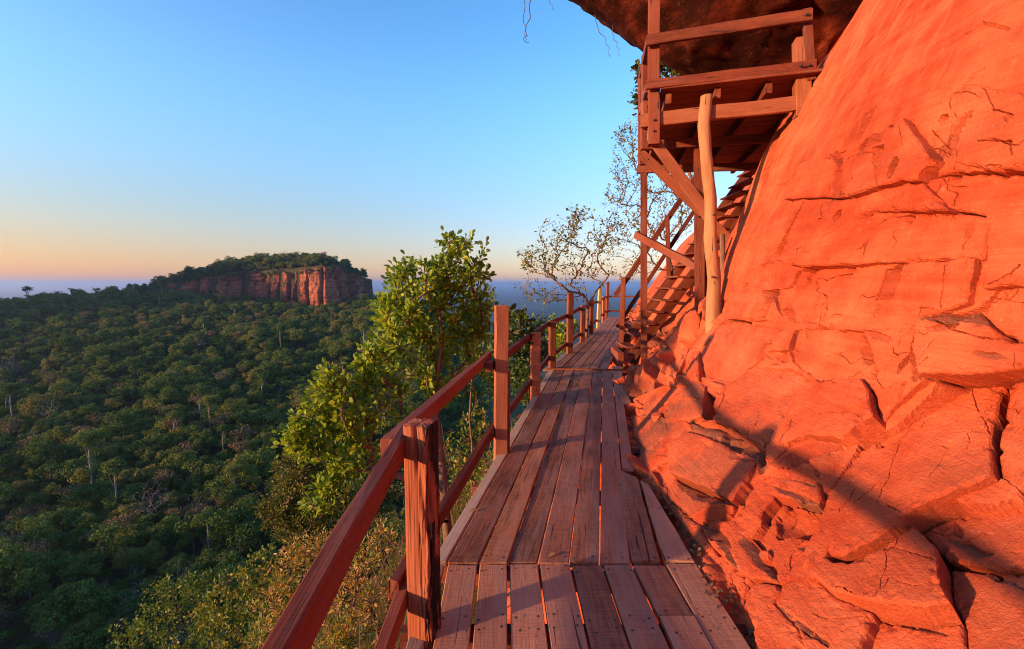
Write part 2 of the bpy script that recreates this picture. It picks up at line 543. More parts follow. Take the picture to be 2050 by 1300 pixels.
M_GROUND = k.surf(k.mix(lowm, near_c, far_c), 0.95, k.bump(n3, 0.6, 3.0), 0.1)

# ------------------------------------------------------------------ ground
DECK_L = lambda y: np.interp(y, [-5, 2.4, 8.2, 14.1, 21.0, 60.0], [-0.50, -0.45, 0.70, 2.45, 4.38, 14.0])
DECK_R = lambda y: np.interp(y, [-5, 1.8, 3.6, 8.0, 11.4, 21.0, 60.0], [1.03, 1.03, 1.05, 1.95, 2.62, 5.0, 15.0])


def mesa_in(x, y):
    wob = 6 * gnoise(x * 0.03, y * 0.03)
    d1 = (x + 352) * 0.221 + (y - 442) * 0.975
    d2 = (x + 163) * -0.996 + (y - 400) * 0.089
    d3 = 505 - y
    d4 = (x + 365) * 0.7
    return np.minimum(np.minimum(d1, d2), np.minimum(d3, d4)), wob


def mesa_rim(x, y):
    r = np.interp(x, [-365, -345, -320, -280, -250, -200, -172, -160, -140], [-10, -3, 2, 8, 11.5, 12, 15.5, 17, 17])
    return r - 11.0 * sstep(y, 425, 500) * sstep(x, -240, -165)


def ground_base(x, y):
    x, y = np.asarray(x, float), np.asarray(y, float)
    l = DECK_L(y) - x
    near = np.interp(l, [-6, -0.6, 0.2, 1.2, 3, 6, 10, 20, 40, 80, 140], [-1.0, -1.2, -1.7, -2.5, -4.2, -7.6, -12.5, -22.5, -35, -47, -56])
    near = near - 0.75 * np.maximum(0, y - 22) - 0.5 * np.maximum(0, -y - 60)
    near = np.maximum(near, -230)
    crest = np.interp(x, [-700, -450, -385, -340, -300, -160], [-34, -21, -13, -5, -10, -18])
    g = np.interp(y, [120, 180, 250, 330, 405, 430], [0, 0.16, 0.46, 0.75, 0.97, 1.0])
    val = -56 + (crest + 56) * g
    val = val - 0.55 * np.maximum(0, x - (-0.26 * y + 12)) * sstep(y, 30, 120)
    val = val - 0.50 * np.maximum(0, y - 440)
    val = val + 5.0 * fbm(x * 0.012, y * 0.012, oct=3) + 1.6 * gnoise(x * 0.07, y * 0.07)
    z = np.where(near > val, near, val)
    # unseen hill out to the west, added and shaped to shade the valley
    s = x * 0.906 + y * 0.423
    q = -x * 0.423 + y * 0.906
    hill = (np.interp(q, [-400, 0, 60, 178, 290, 384, 480, 640], [40, 38, 6, -22, -12, 8, 60, 68]) + 7 * fbm(q * 0.012, s * 0.002, 5.0, 3)) - np.where(s > -330, 1.0, 0.45) * np.abs(s + 330)
    hill = hill * sstep(q, -1500, -300) - 240 * (1 - sstep(q, -1500, -300))
    hill = np.where(q > 550, hill - 0.9 * (q - 550), hill)
    z = np.maximum(z, hill)
    floor = -232 + 5 * fbm(x * 0.0011, y * 0.0011, 2.0, 3)
    return np.maximum(z, floor)


def ground_z(x, y):
    z = ground_base(x, y)
    din, wob = mesa_in(x, y)
    cap = mesa_rim(x, y) + 13.5 * (1 - np.exp(-np.maximum(din, 0) / 26.0)) * (0.35 + 0.65 * np.exp(-((np.asarray(x) + 222) / 70.0) ** 2)) + 1.5 * gnoise(np.asarray(x) * 0.05, np.asarray(y) * 0.05)
    return np.where(din > 0, np.maximum(cap, z), z)


rad = np.concatenate([np.geomspace(0.8, 360, 120), np.arange(362, 640, 2.6), np.geomspace(644, 60000, 90)])
ang = np.concatenate([np.linspace(-60, 60, 420), np.linspace(61.5, 298.5, 159)])
na, nr = len(ang), len(rad)
A_, R_ = np.meshgrid(np.radians(ang), rad, indexing='ij')
GX, GY = R_ * np.sin(A_), R_ * np.cos(A_)
GZ = ground_z(GX, GY)
V = np.stack([GX, GY, GZ], -1).reshape(-1, 3)
V = np.vstack([V, [[0, 0, -1.4]]])
i, j = np.meshgrid(np.arange(na), np.arange(nr - 1), indexing='ij')
ip = (i + 1) % na
Q = np.stack([i * nr + j, i * nr + j + 1, ip * nr + j + 1, ip * nr + j], -1).reshape(-1, 4)
c = np.arange(na)
T = np.stack([np.full(na, na * nr), c * nr, ((c + 1) % na) * nr], -1)
ground = link("ground", mesh_np("ground", V, [T, Q], M_GROUND, smooth=True))
tag(ground, "wooded valley floor and far blue plain", kind="structure")

# ------------------------------------------------------------------ mesa cliff band
outl = []
for (x, y) in [(-362, 446), (-352, 442), (-165, 399.5), (-161, 402), (-160, 430), (-157, 495), (-160, 505)]:
    outl.append((x, y))
outl = np.array(outl, float)
seg = np.linalg.norm(np.diff(outl, axis=0), axis=1)
S = np.concatenate([[0], np.cumsum(seg)])
ns, nv = 620, 64
s = np.linspace(0, S[-1], ns)
ox, oy = np.interp(s, S, outl[:, 0]), np.interp(s, S, outl[:, 1])
sm = np.ones(9) / 9
oxs, oys = np.convolve(np.pad(ox, 4, 'edge'), sm, 'valid'), np.convolve(np.pad(oy, 4, 'edge'), sm, 'valid')
tx, ty = np.gradient(oxs), np.gradient(oys)
tl = np.hypot(tx, ty)
nx, ny = ty / tl, -tx / tl                       # outwards
px_s = 1025 + F_PX * oxs / oys
cleft = np.zeros(ns)
for p_, w_, d_ in [(332, 3, 6), (360, 4, 7), (402, 5, 10), (432, 5, 9), (498, 5, 13), (547, 3, 5), (566, 2.4, 7), (588, 3.4, 10), (601, 3.0, 9), (622, 1.5, 4), (648, 2, 5), (672, 3, 6), (700, 3, 5), (724, 3, 5)]:
    cleft += d_ * np.exp(-((px_s - p_) / w_) ** 2)
vv = np.linspace(0, 1, nv)
ztop = mesa_rim(oxs, oys) + 0.5 + 4.5 * gnoise(s * 0.06, 3.0) + 3.0 * gnoise(s * 0.17, 8.0) - 0.25 * cleft
zbot = ground_base(oxs + nx * 5, oys + ny * 5) - 5
ztop = np.maximum(ztop, zbot + 3)
Zm = zbot[:, None] + (ztop - zbot)[:, None] * vv[None, :]
s2 = s[:, None] + 0 * vv[None, :]
out = 1.5 + 6.0 * np.abs(gnoise(s2 * 0.045, Zm * 0.02, 1.0)) * 2 + 2.2 * fbm(s2 * 0.16, Zm * 0.07, 2.0, 4)
out += 1.1 * gnoise(s2 * 0.05, Zm * 0.45, 7.0) + 0.5 * gnoise(s2 * 0.3, Zm * 0.9, 4.0)
out += 2.2 * np.exp(-((vv[None, :] - 0.42) / 0.3) ** 2) - 2.2 * sstep(vv[None, :], 0.66, 0.73) * (0.6 + gnoise(s2 * 0.04, 0.0, 9.0))
out -= 1.5 * cleft[:, None] * (0.75 + 0.5 * gnoise(s2 * 0.1, Zm * 0.1, 6.0))
out -= 9 * sstep(vv[None, :], 0.97, 1.0)
Vm = np.stack([oxs[:, None] + nx[:, None] * out, oys[:, None] + ny[:, None] * out, Zm], -1).reshape(-1, 3)
i, j = np.meshgrid(np.arange(ns - 1), np.arange(nv - 1), indexing='ij')
Qm = np.stack([i * nv + j, (i + 1) * nv + j, (i + 1) * nv + j + 1, i * nv + j + 1], -1).reshape(-1, 4)
mesa = link("mesa_cliff", mesh_np("mesa_cliff", Vm, Qm, M_MESA, smooth=False))
tag(mesa, "dark red sandstone cliff band round the flat-topped hill across the valley", kind="structure")

# ------------------------------------------------------------------ the red cliff beside the walkway
PROF = np.array([(-2.6, -3.6), (-1.5, -2.0), (-0.5, -0.75), (0.02, -0.32), (0.16, -0.12), (0.34, 0.10), (0.60, 0.38), (0.82, 0.66), (0.97, 1.02), (1.10, 1.5),
                 (1.30, 2.2), (1.58, 3.0), (1.95, 3.8), (2.50, 4.8), (3.25, 5.9), (4.6, 7.2), (7.0, 8.4), (12.0, 9.2)])
pl = np.concatenate([[0], np.cumsum(np.hypot(*np.diff(PROF, axis=0).T))])
tt = np.linspace(0, pl[-1], 2000)
po, pz = np.interp(tt, pl, PROF[:, 0]), np.interp(tt, pl, PROF[:, 1])
kw = np.hanning(161)
kw /= kw.sum()
po, pz = np.convolve(np.pad(po, 80, 'edge'), kw, 'valid'), np.convolve(np.pad(pz, 80, 'edge'), kw, 'valid')

ycl = np.concatenate([np.arange(-3, 0.9, 0.10), np.arange(0.9, 2.0, 0.018), np.arange(2.0, 7.4, 0.0105), np.arange(7.6, 12, 0.03), np.arange(12, 26, 0.2)])
w0, w1 = np.interp(-0.35, pz, tt), np.interp(5.6, pz, tt)
wcl = np.concatenate([np.linspace(0, w0, 40, endpoint=False), np.arange(w0, w1, 0.0105), np.arange(w1, tt[-1], 0.10)])
YC, WC = np.meshgrid(ycl, wcl, indexing='ij')
ZO, ZZ = np.interp(WC, tt, po), np.interp(WC, tt, pz)
xA = DECK_R(YC) + ZO + 0.20 * (1 - sstep(YC, 1.5, 2.9)) * sstep(ZZ, 0.1, 0.6)
xB = np.where(ZZ > 0, DECK_R(YC) + 0.45 + 0.10 * sstep(ZZ, 0, 0.5) + 0.72 * ZZ, DECK_R(YC) + ZO + 0.2)
xB = np.maximum(xB, np.where(ZZ > 6, xA, -99))
bl = sstep(YC, 6.3, 8.4)
XC = xA * (1 - bl) + xB * bl - 0.17 * sstep(YC, 0.8, 1.8) * (1 - sstep(YC, 7.0, 8.2)) * (1 - sstep(ZZ, 0.3, 0.95)) * sstep(ZZ, -0.8, -0.2)
XC = XC + 1.5 * sstep(YC, 5.9, 7.4) * (1 - sstep(YC, 8.0, 9.6)) * sstep(ZZ, 0.8, 2.0)
XC = XC + 0.55 * sstep(ZZ, 3.6, 5.4) * sstep(YC, 4.9, 6.2)
Pb = np.stack([XC, YC, ZZ], -1)
du, dv = np.gradient(Pb, axis=0), np.gradient(Pb, axis=1)
Nb = np.cross(dv, du)
Nb /= np.linalg.norm(Nb, axis=-1, keepdims=True) + 1e-9
if Nb[200, 200, 0] > 0:
    Nb = -Nb
PXc, PYc = project(Pb)

# smooth carrier surface
D_s = 0.10 * fbm(YC * 0.55, ZZ * 0.6, 1.0, 2) + 0.006 * fbm(YC * 2.3, ZZ * 3.0, 5.0, 4)
low = 1 - sstep(ZZ, 0.75, 1.9)
far_low = sstep(YC, 3.4, 4.6) * (1 - sstep(ZZ, 0.35, 1.15))
CAMV = np.array([0.0, 0.0, CAM_H])


def voronoi(u, v, seed, jit=0.9):
    r = np.random.default_rng(seed)
    tab = r.random((256, 256, 6))
    ui, vi = np.floor(u).astype(int), np.floor(v).astype(int)
    best = np.full(u.shape, 1e9)
    sec = np.full(u.shape, 1e9)
    att = np.zeros(u.shape + (3,))
    cu = np.zeros(u.shape)
    cv = np.zeros(u.shape)
    for a in (-1, 0, 1):
        for b in (-1, 0, 1):
            c = tab[(ui + a) & 255, (vi + b) & 255]
            pu, pv = ui + a + 0.5 + jit * (c[..., 0] - 0.5), vi + b + 0.5 + jit * (c[..., 1] - 0.5)
            d = np.hypot(u - pu, v - pv)
            nb = d < best
            sec = np.where(nb, best, np.minimum(sec, d))
            best = np.where(nb, d, best)
            att = np.where(nb[..., None], c[..., 2:5], att)
            cu, cv = np.where(nb, u - pu, cu), np.where(nb, v - pv, cv)
    return best, sec - best, att, cu, cv


def soften(A, n):
    for _ in range(n):
        A = (np.pad(A, ((1, 1), (0, 0)), 'edge')[:-2] + 2 * A + np.pad(A, ((1, 1), (0, 0)), 'edge')[2:]) / 4
        A = (np.pad(A, ((0, 0), (1, 1)), 'edge')[:, :-2] + 2 * A + np.pad(A, ((0, 0), (1, 1)), 'edge')[:, 2:]) / 4
    return A


def in_poly(poly, X, Y):
    ins = np.zeros(X.shape, bool)
    n = len(poly)
    for a in range(n):
        x0, y0 = poly[a]
        x1, y1 = poly[(a + 1) % n]
        if y0 == y1:
            continue
        cond = ((y0 > Y) != (y1 > Y)) & (X < (x1 - x0) * (Y - y0) / (y1 - y0) + x0)
        ins ^= cond
    return ins


def line_dist(p, X, Y, closed=False):
    best = np.full(X.shape, 1e9)
    for a in range(len(p) if closed else len(p) - 1):
        e0, e1_ = p[a], p[(a + 1) % len(p)]
        ex, ey = e1_[0] - e0[0], e1_[1] - e0[1]
        t = np.clip(((X - e0[0]) * ex + (Y - e0[1]) * ey) / (ex * ex + ey * ey + 1e-9), 0, 1)
        best = np.minimum(best, np.hypot(X - e0[0] - t * ex, Y - e0[1] - t * ey))
    return best


# rubble and joints where the wall is not laid out block by block
wu, wv = YC + 0.035 * fbm(YC * 2.6, ZZ * 2.6, 8.0, 5, 0.6), ZZ + 0.035 * fbm(YC * 2.6, ZZ * 2.6, 18.0, 5, 0.6)
_, e1, a1, cu1, cv1 = voronoi((wu + 0.5 * wv) * 0.85, (wv - 0.22 * wu) * 1.25, 11)
Dk = ((a1[..., 0] - 0.5) * 0.14 + (a1[..., 1] - 0.5) * 0.62 * cu1 + (a1[..., 2] - 0.5) * 0.55 * cv1) * low
_, e2, a2, cu2, cv2 = voronoi((wu + 0.7 * wv) * 2.6, (wv - 0.3 * wu) * 3.6, 21)
blk = (a2[..., 0] - 0.5) * 0.07 + (a2[..., 1] - 0.5) * 0.30 * cu2 + (a2[..., 2] - 0.5) * 0.30 * cv2
Dk += blk * (0.03 + 0.85 * far_low + 0.6 * low)
_, e3, a3, cu3, cv3 = voronoi((wu * 1.0 + 0.9 * wv) * 1.5, (wv - 0.45 * wu) * 3.4, 41)
Dk += (np.round(a3[..., 0] * 3) / 3 - 0.5) * 0.055 * (0.10 + 0.9 * low)
Dk -= 0.02 * np.exp(-(e2 / 0.06) ** 2) * 0.9 * far_low
Dk = soften(Dk, 1)

Ps = Pb + Nb * D_s[..., None]
PXc, PYc = project(Ps)
visible = (YC < 7.2) & (YC > 0.9) & (ZZ > -0.4)

# wall tone: 0 maroon broken face with shade painted in, 0.5 plain wall, 1 grey weathered ledge
def wall_tone(y, z):
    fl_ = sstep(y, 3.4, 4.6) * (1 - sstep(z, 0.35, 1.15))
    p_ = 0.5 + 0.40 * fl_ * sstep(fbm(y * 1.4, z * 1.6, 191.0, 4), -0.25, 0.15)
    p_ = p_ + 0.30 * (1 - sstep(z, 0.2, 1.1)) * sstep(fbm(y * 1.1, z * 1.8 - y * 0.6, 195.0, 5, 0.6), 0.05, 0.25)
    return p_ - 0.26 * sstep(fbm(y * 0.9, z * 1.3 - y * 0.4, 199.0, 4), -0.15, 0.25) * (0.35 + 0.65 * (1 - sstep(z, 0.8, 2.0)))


TONE = wall_tone(YC, ZZ)

# blocks of the wall: outline, how far proud (m), tilt to the right and downwards (m per 100 px of the survey picture)
BLOCKS = [
    ([(1587, 533), (1640, 484), (1709, 436), (1751, 424), (1900, 421), (1975, 433), (1967, 519), (1778, 527), (1640, 538)], 0.035, -0.02, 0.03),
    ([(1592, 538), (1778, 527), (1967, 519), (1945, 610), (1845, 640), (1640, 652), (1556, 640)], 0.0, 0.03, -0.01),
    ([(1608, 398), (1695, 398), (1775, 377), (1851, 366), (1900, 421), (1751, 424), (1709, 436), (1640, 484), (1587, 533), (1540, 520)], 0.0, 0.015, -0.02),
    ([(1851, 366), (1930, 350), (2270, 345), (2270, 533), (1979, 583), (1972, 520), (1975, 433), (1900, 421)], 0.03, -0.03, 0.02),
    ([(1824, 242), (1948, 172), (2270, 240), (2270, 345), (1930, 350), (1851, 366), (1883, 320)], 0.13, 0.03, 0.0),
    ([(1457, 614), (1486, 598), (1499, 569), (1545, 572), (1556, 640), (1503, 645), (1448, 640)], 0.03, -0.04, 0.02),
    ([(1545, 572), (1627, 560), (1650, 591), (1637, 651), (1556, 640)], -0.02, 0.05, 0.0),
    ([(1448, 640), (1503, 645), (1590, 651), (1573, 700), (1527, 706), (1509, 727), (1463, 774), (1400, 760), (1395, 700)], 0.0, 0.0, 0.03),
    ([(1590, 651), (1720, 652), (1754, 727), (1756, 762), (1640, 770), (1580, 728), (1573, 700)], -0.03, 0.04, 0.02),
    ([(1720, 652), (1845, 645), (1850, 700), (1873, 762), (1806, 811), (1773, 855), (1759, 800), (1740, 775), (1756, 760), (1754, 727)], 0.06, 0.05, 0.03),
    ([(1845, 640), (1945, 613), (1979, 650), (2025, 685), (2270, 700), (2000, 755), (1873, 762), (1850, 700)], 0.09, -0.05, 0.08),
    ([(1979, 583), (2270, 533), (2270, 700), (2025, 685), (1979, 650), (1945, 613)], 0.0, 0.04, -0.02),
    ([(1463, 774), (1509, 727), (1580, 730), (1640, 770), (1599, 798), (1560, 865), (1538, 904), (1479, 867), (1436, 850), (1440, 782)], 0.05, -0.05, 0.05),
    ([(1599, 798), (1640, 770), (1740, 775), (1759, 800), (1773, 858), (1704, 894), (1618, 881), (1585, 896), (1545, 940), (1538, 904), (1560, 865)], 0.14, 0.05, 0.02),
    ([(1380, 868), (1434, 886), (1500, 917), (1520, 930), (1505, 965), (1481, 1018), (1421, 986), (1355, 962), (1345, 910)], 0.13, -0.04, 0.05),
    ([(1345, 910), (1355, 962), (1421, 986), (1481, 1020), (1470, 1040), (1400, 1050), (1340, 1000), (1300, 950)], 0.05, 0.05, 0.04),
    ([(1505, 965), (1545, 942), (1590, 948), (1640, 965), (1649, 1000), (1646, 1020), (1600, 1005), (1548, 990), (1520, 1040), (1495, 1060), (1481, 1018)], 0.03, 0.03, 0.05),
    ([(1548, 990), (1600, 1005), (1646, 1020), (1640, 1060), (1628, 1102), (1595, 1144), (1560, 1160), (1530, 1110), (1500, 1070), (1520, 1040)], -0.05, 0.04, 0.05),
    ([(1400, 1050), (1470, 1040), (1495, 1062), (1545, 1135), (1560, 1162), (1500, 1165), (1440, 1110)], 0.04, -0.06, 0.05),
    ([(1649, 976), (1704, 894), (1773, 858), (1873, 762), (2000, 755), (1985, 880), (2000, 966), (1906, 999), (1880, 1010), (1822, 1041), (1774, 1092), (1700, 1130), (1640, 1110), (1640, 1060)], 0.03, 0.03, 0.07),
    ([(2000, 755), (2270, 700), (2270, 1000), (2014, 984), (2000, 966), (1985, 880)], 0.0, 0.06, 0.03),
    ([(1880, 1010), (1906, 999), (2014, 984), (2270, 1000), (2270, 1178), (1939, 1117), (1876, 1098), (1822, 1041)], -0.10, 0.03, 0.06),
    ([(1640, 1110), (1700, 1130), (1774, 1092), (1822, 1041), (1876, 1098), (1895, 1184), (1920, 1235), (1876, 1244), (1780, 1225), (1736, 1216), (1660, 1181), (1619, 1143)], 0.06, 0.02, 0.06),
    ([(1876, 1098), (1939, 1117), (2270, 1178), (2270, 1420), (1960, 1420), (1920, 1235), (1895, 1184)], 0.0, 0.05, 0.05),
    ([(1560, 1162), (1595, 1144), (1619, 1143), (1660, 1181), (1736, 1216), (1700, 1420), (1665, 1420), (1600, 1262), (1549, 1206)], 0.0, -0.03, 0.06),
    ([(1736, 1216), (1780, 1225), (1876, 1244), (1920, 1235), (1960, 1420), (1700, 1420)], -0.06, 0.04, 0.05),
    ([(1500, 1165), (1560, 1162), (1549, 1206), (1600, 1262), (1665, 1420), (1560, 1420), (1500, 1220)], 0.05, -0.05, 0.06),
    ([(1262, 800), (1330, 770), (1400, 763), (1412, 773), (1409, 838), (1345, 850), (1300, 830)], 0.02, 0.03, 0.05),
    ([(1262, 830), (1300, 832), (1345, 852), (1384, 849), (1380, 868), (1345, 908), (1300, 905), (1270, 880)], 0.03, -0.04, 0.05),
    ([(1275, 888), (1300, 907), (1345, 910), (1300, 950), (1288, 930)], 0.0, 0.04, 0.05),
    ([(1300, 952), (1340, 1000), (1400, 1052), (1440, 1112), (1500, 1167), (1492, 1200), (1420, 1115), (1345, 1030)], 0.02, -0.02, 0.03),
    ([(1412, 773), (1440, 783), (1435, 849), (1384, 848), (1409, 838)], -0.24, 0.05, 0.0),
    ([(1440, 1112), (1500, 1167), (1500, 1222), (1560, 1420), (1500, 1420), (1462, 1200)], 0.0, -0.03, 0.04),
    ([(1603, 328), (1684, 302), (1781, 264), (1824, 242), (1883, 320), (1851, 366), (1775, 377), (1695, 398), (1608, 398), (1570, 400)], 0.09, 0.02, 0.0),
    ([(1400, 763), (1395, 700), (1448, 642), (1420, 640), (1375, 700), (1350, 755)], 0.0, 0.04, 0.03),
]
# broken faces: outline, direction they sink in (0 right, 90 down), depth
FACETS = [
    ([(1521, 570), (1543, 572), (1546, 604), (1535, 631), (1522, 638), (1533, 610), (1530, 586)], 0, .10),
    ([(1561, 620), (1573, 614), (1580, 631), (1569, 636)], 0, .05),
    ([(1546, 678), (1525, 693), (1509, 727), (1527, 706)], 20, .08),
    ([(1543, 717), (1573, 702), (1580, 727)], 10, .12),
    ([(1412, 773), (1439, 782), (1433, 832), (1411, 837), (1409, 795)], 0, .20),
    ([(1384, 847), (1434, 852), (1479, 867), (1521, 889), (1536, 902), (1536, 944), (1521, 951), (1518, 928), (1498, 917), (1466, 902), (1427, 889), (1395, 881), (1380, 870), (1392, 860)], -75, .16),
    ([(1355, 962), (1385, 967), (1421, 986), (1450, 1002), (1481, 1018), (1473, 1023), (1434, 1015), (1395, 1004), (1369, 983)], -65, .10),
    ([(1395, 1041), (1440, 1022), (1479, 1023), (1473, 1038), (1427, 1047), (1395, 1051)], 70, .07),
    ([(1405, 1051), (1440, 1060), (1460, 1086), (1473, 1119), (1489, 1154), (1479, 1148), (1447, 1099), (1421, 1077)], -30, .09),
    ([(1495, 1065), (1508, 1086), (1524, 1115), (1544, 1138), (1558, 1161), (1547, 1159), (1521, 1138), (1498, 1112), (1484, 1086)], -35, .09),
    ([(1544, 944), (1576, 946), (1605, 957), (1634, 976), (1637, 983), (1602, 967), (1563, 957)], -70, .06),
    ([(1548, 970), (1579, 980), (1611, 993), (1645, 1015), (1644, 1022), (1605, 1009), (1563, 986)], -65, .07),
    ([(1547, 1018), (1563, 1009), (1605, 1012), (1645, 1025), (1640, 1060), (1624, 1080), (1592, 1067), (1550, 1067)], 15, .13),
    ([(1590, 1091), (1611, 1086), (1628, 1099), (1622, 1112), (1602, 1099)], -60, .05),
    ([(1585, 896), (1618, 881), (1700, 896), (1673, 905), (1585, 944), (1544, 942), (1563, 931)], 65, .16),
    ([(1839, 789), (1870, 765), (1864, 775), (1812, 822), (1773, 855), (1742, 880), (1748, 872), (1781, 838), (1806, 811)], 50, .10),
    ([(1845, 657), (1850, 660), (1850, 696), (1861, 727), (1873, 760), (1842, 766), (1839, 735), (1835, 715), (1837, 680)], 0, .15),
    ([(1884, 1010), (1906, 1000), (2011, 984), (1972, 993), (1911, 1010)], 80, .07),
    ([(1890, 1013), (1909, 1040), (1906, 1057), (1889, 1049)], 0, .08),
    ([(1975, 433), (1972, 483), (1967, 525), (1960, 569), (1946, 605), (1892, 630), (1917, 577), (1928, 533), (1939, 500), (1958, 464)], 5, .16),
    ([(1778, 541), (1814, 527), (1806, 563), (1790, 597), (1751, 602), (1765, 572)], 0, .11),
    ([(1850, 641), (1889, 635), (1945, 616), (1961, 621), (1978, 651), (1931, 649), (1917, 660), (1884, 646)], -80, .10),
    ([(1549, 1206), (1578, 1228), (1622, 1260), (1660, 1292), (1663, 1300), (1622, 1279), (1590, 1250)], -40, .06),
    ([(1876, 1054), (1923, 1067), (1987, 1098), (1945, 1101), (1907, 1082)], -75, .06),
    ([(1939, 1117), (2002, 1140), (2050, 1171), (2050, 1178), (1990, 1149)], -75, .05),
    ([(1678, 299), (1716, 242), (1759, 202), (1722, 275)], 25, .07),
    ([(1665, 310), (1681, 304), (1697, 323), (1689, 339)], 20, .06),
    ([(1676, 345), (1692, 345), (1697, 393), (1676, 396)], 0, .08),
    ([(1762, 302), (1786, 293), (1781, 328), (1762, 331)], 0, .08),
    ([(1964, 232), (1932, 248), (1905, 291), (1888, 323), (1862, 345), (1856, 366), (1883, 358), (1905, 312), (1929, 302), (1937, 264)], 30, .12),
    ([(1565, 237), (1582, 226), (1555, 291), (1533, 377), (1517, 404), (1533, 323)], 10, .09),
    ([(1310, 838), (1318, 822), (1336, 820), (1326, 842)], 60, .06),
    ([(1720, 700), (1737, 691), (1752, 722), (1728, 730)], 0, .06),
    ([(1775, 1218), (1840, 1236), (1900, 1262), (1850, 1256), (1790, 1236)], -60, .05),
]
# joints: course, width, depth
CRACKS = [
    ([(1504, 560), (1499, 569), (1487, 570), (1486, 598), (1474, 611), (1457, 614)], 1.5, .03, 0),
    ([(1469, 614), (1467, 640)], 1.5, .03, 0),
    ([(1448, 640), (1480, 645), (1503, 645)], 1.3, .02, .01),
    ([(1493, 645), (1458, 661), (1454, 667)], 1.4, .025, 0),
    ([(1543, 572), (1546, 604), (1535, 631)], 1.6, .04, 0),
    ([(1627, 560), (1632, 576), (1624, 578), (1636, 585), (1650, 591), (1648, 617), (1641, 636), (1637, 650)], 2, .04, .02),
    ([(1551, 629), (1559, 645), (1598, 650), (1637, 651), (1663, 653)], 1.6, .03, .02),
    ([(1590, 651), (1578, 665), (1573, 696), (1589, 699), (1582, 710)], 1.4, .025, 0),
    ([(1527, 706), (1543, 716), (1580, 730), (1620, 758)], 1.3, .02, .02),
    ([(1463, 774), (1453, 811), (1450, 821), (1436, 848)], 1.6, .03, 0),
    ([(1439, 782), (1433, 832)], 2, .06, 0),
    ([(1384, 847), (1434, 852), (1479, 867), (1521, 889), (1540, 902)], 1.8, .03, 0),
    ([(1599, 798), (1585, 830), (1560, 865), (1540, 905), (1536, 940)], 2.2, .03, .03),
    ([(1621, 933), (1640, 947), (1649, 976), (1646, 1018), (1640, 1060), (1628, 1102), (1621, 1125), (1595, 1144), (1563, 1160), (1540, 1162)], 2.4, .05, -.05),
    ([(1873, 762), (1834, 786), (1806, 811), (1773, 855), (1745, 877), (1704, 894), (1640, 921), (1585, 944)], 3, .06, 0),
    ([(1759, 800), (1758, 819), (1773, 858)], 1.8, .05, 0),
    ([(1640, 770), (1690, 782), (1740, 775), (1758, 800)], 2, .02, .04),
    ([(1878, 1009), (1906, 999), (1945, 993), (2014, 984)], 2.4, .05, -.03),
    ([(1931, 753), (1942, 791), (1967, 838), (1981, 869), (1989, 910), (2000, 966)], 1.3, .02, 0),
    ([(1967, 818), (1986, 802), (2005, 793)], 1.6, .03, 0),
    ([(1640, 538), (1715, 533), (1778, 527), (1834, 523), (1909, 519), (1964, 519)], 1.3, .02, .012),
    ([(1902, 534), (1893, 594), (1886, 633)], 1.8, .05, 0),
    ([(1845, 639), (1886, 630), (1945, 613)], 1.8, .05, .03),
    ([(1878, 641), (1917, 663), (1958, 677), (2025, 685)], 2, .03, .02),
    ([(1979, 583), (2000, 569), (2028, 554), (2050, 533)], 2, .04, .03),
    ([(1640, 484), (1668, 461), (1709, 436), (1751, 424)], 1.6, .025, -.03),
    ([(1587, 533), (1640, 484)], 1.4, .02, -.02),
    ([(1751, 453), (1784, 436), (1834, 429), (1870, 421), (1900, 421)], 1.6, .025, -.025),
    ([(1742, 480), (1731, 530)], 1.4, .025, 0),
    ([(1640, 652), (1695, 651), (1745, 648), (1845, 644)], 1.3, .02, .015),
    ([(1720, 652), (1737, 691), (1754, 727), (1756, 760)], 1.6, .03, 0),
    ([(1619, 1143), (1660, 1181), (1679, 1179), (1708, 1193), (1736, 1216), (1780, 1225), (1825, 1235), (1876, 1244)], 2.2, .035, .03),
    ([(1876, 1098), (1882, 1140), (1895, 1184), (1920, 1235)], 2.0, .025, -.02),
    ([(1790, 1022), (1822, 1041), (1809, 1057)], 1.8, .03, 0),
    ([(1774, 1092), (1831, 1114), (1879, 1132)], 1.8, .03, .02),
    ([(1809, 1182), (1853, 1198)], 1.8, .03, .02),
    ([(1608, 398), (1695, 398), (1775, 377), (1851, 366)], 1.4, .025, .02),
    ([(1603, 328), (1684, 302), (1781, 264), (1824, 242)], 1.4, .02, -.02),
    ([(1878, 269), (1910, 302)], 1.5, .03, 0),
    ([(1934, 67), (1969, 48), (2018, 57)], 1.6, .03, .02),
    ([(1765, 332), (1770, 377)], 1.4, .025, 0),
    ([(1975, 291), (2045, 294), (2050, 320)], 2, .05, .02),
    ([(1592, 538), (1754, 533)], 1.2, .015, .01),
    ([(1945, 173), (1990, 190), (2010, 230), (2050, 240)], 1.8, .04, .02),
    ([(1870, 360), (1930, 350), (2010, 340), (2050, 350)], 1.6, .03, .015),
    ([(1549, 1206), (1600, 1262), (1660, 1300)], 1.8, .03, .03),
    ([(1390, 690), (1383, 720), (1372, 742), (1350, 765)], 3, .06, 0),
    ([(1327, 880), (1300, 905), (1288, 890)], 2, .04, 0),
    ([(1340, 700), (1330, 740), (1300, 790), (1262, 830)], 2.5, .05, .03),
    ([(1300, 830), (1345, 800), (1400, 800)], 2.0, .04, .03),
]
rj = np.random.default_rng(808)
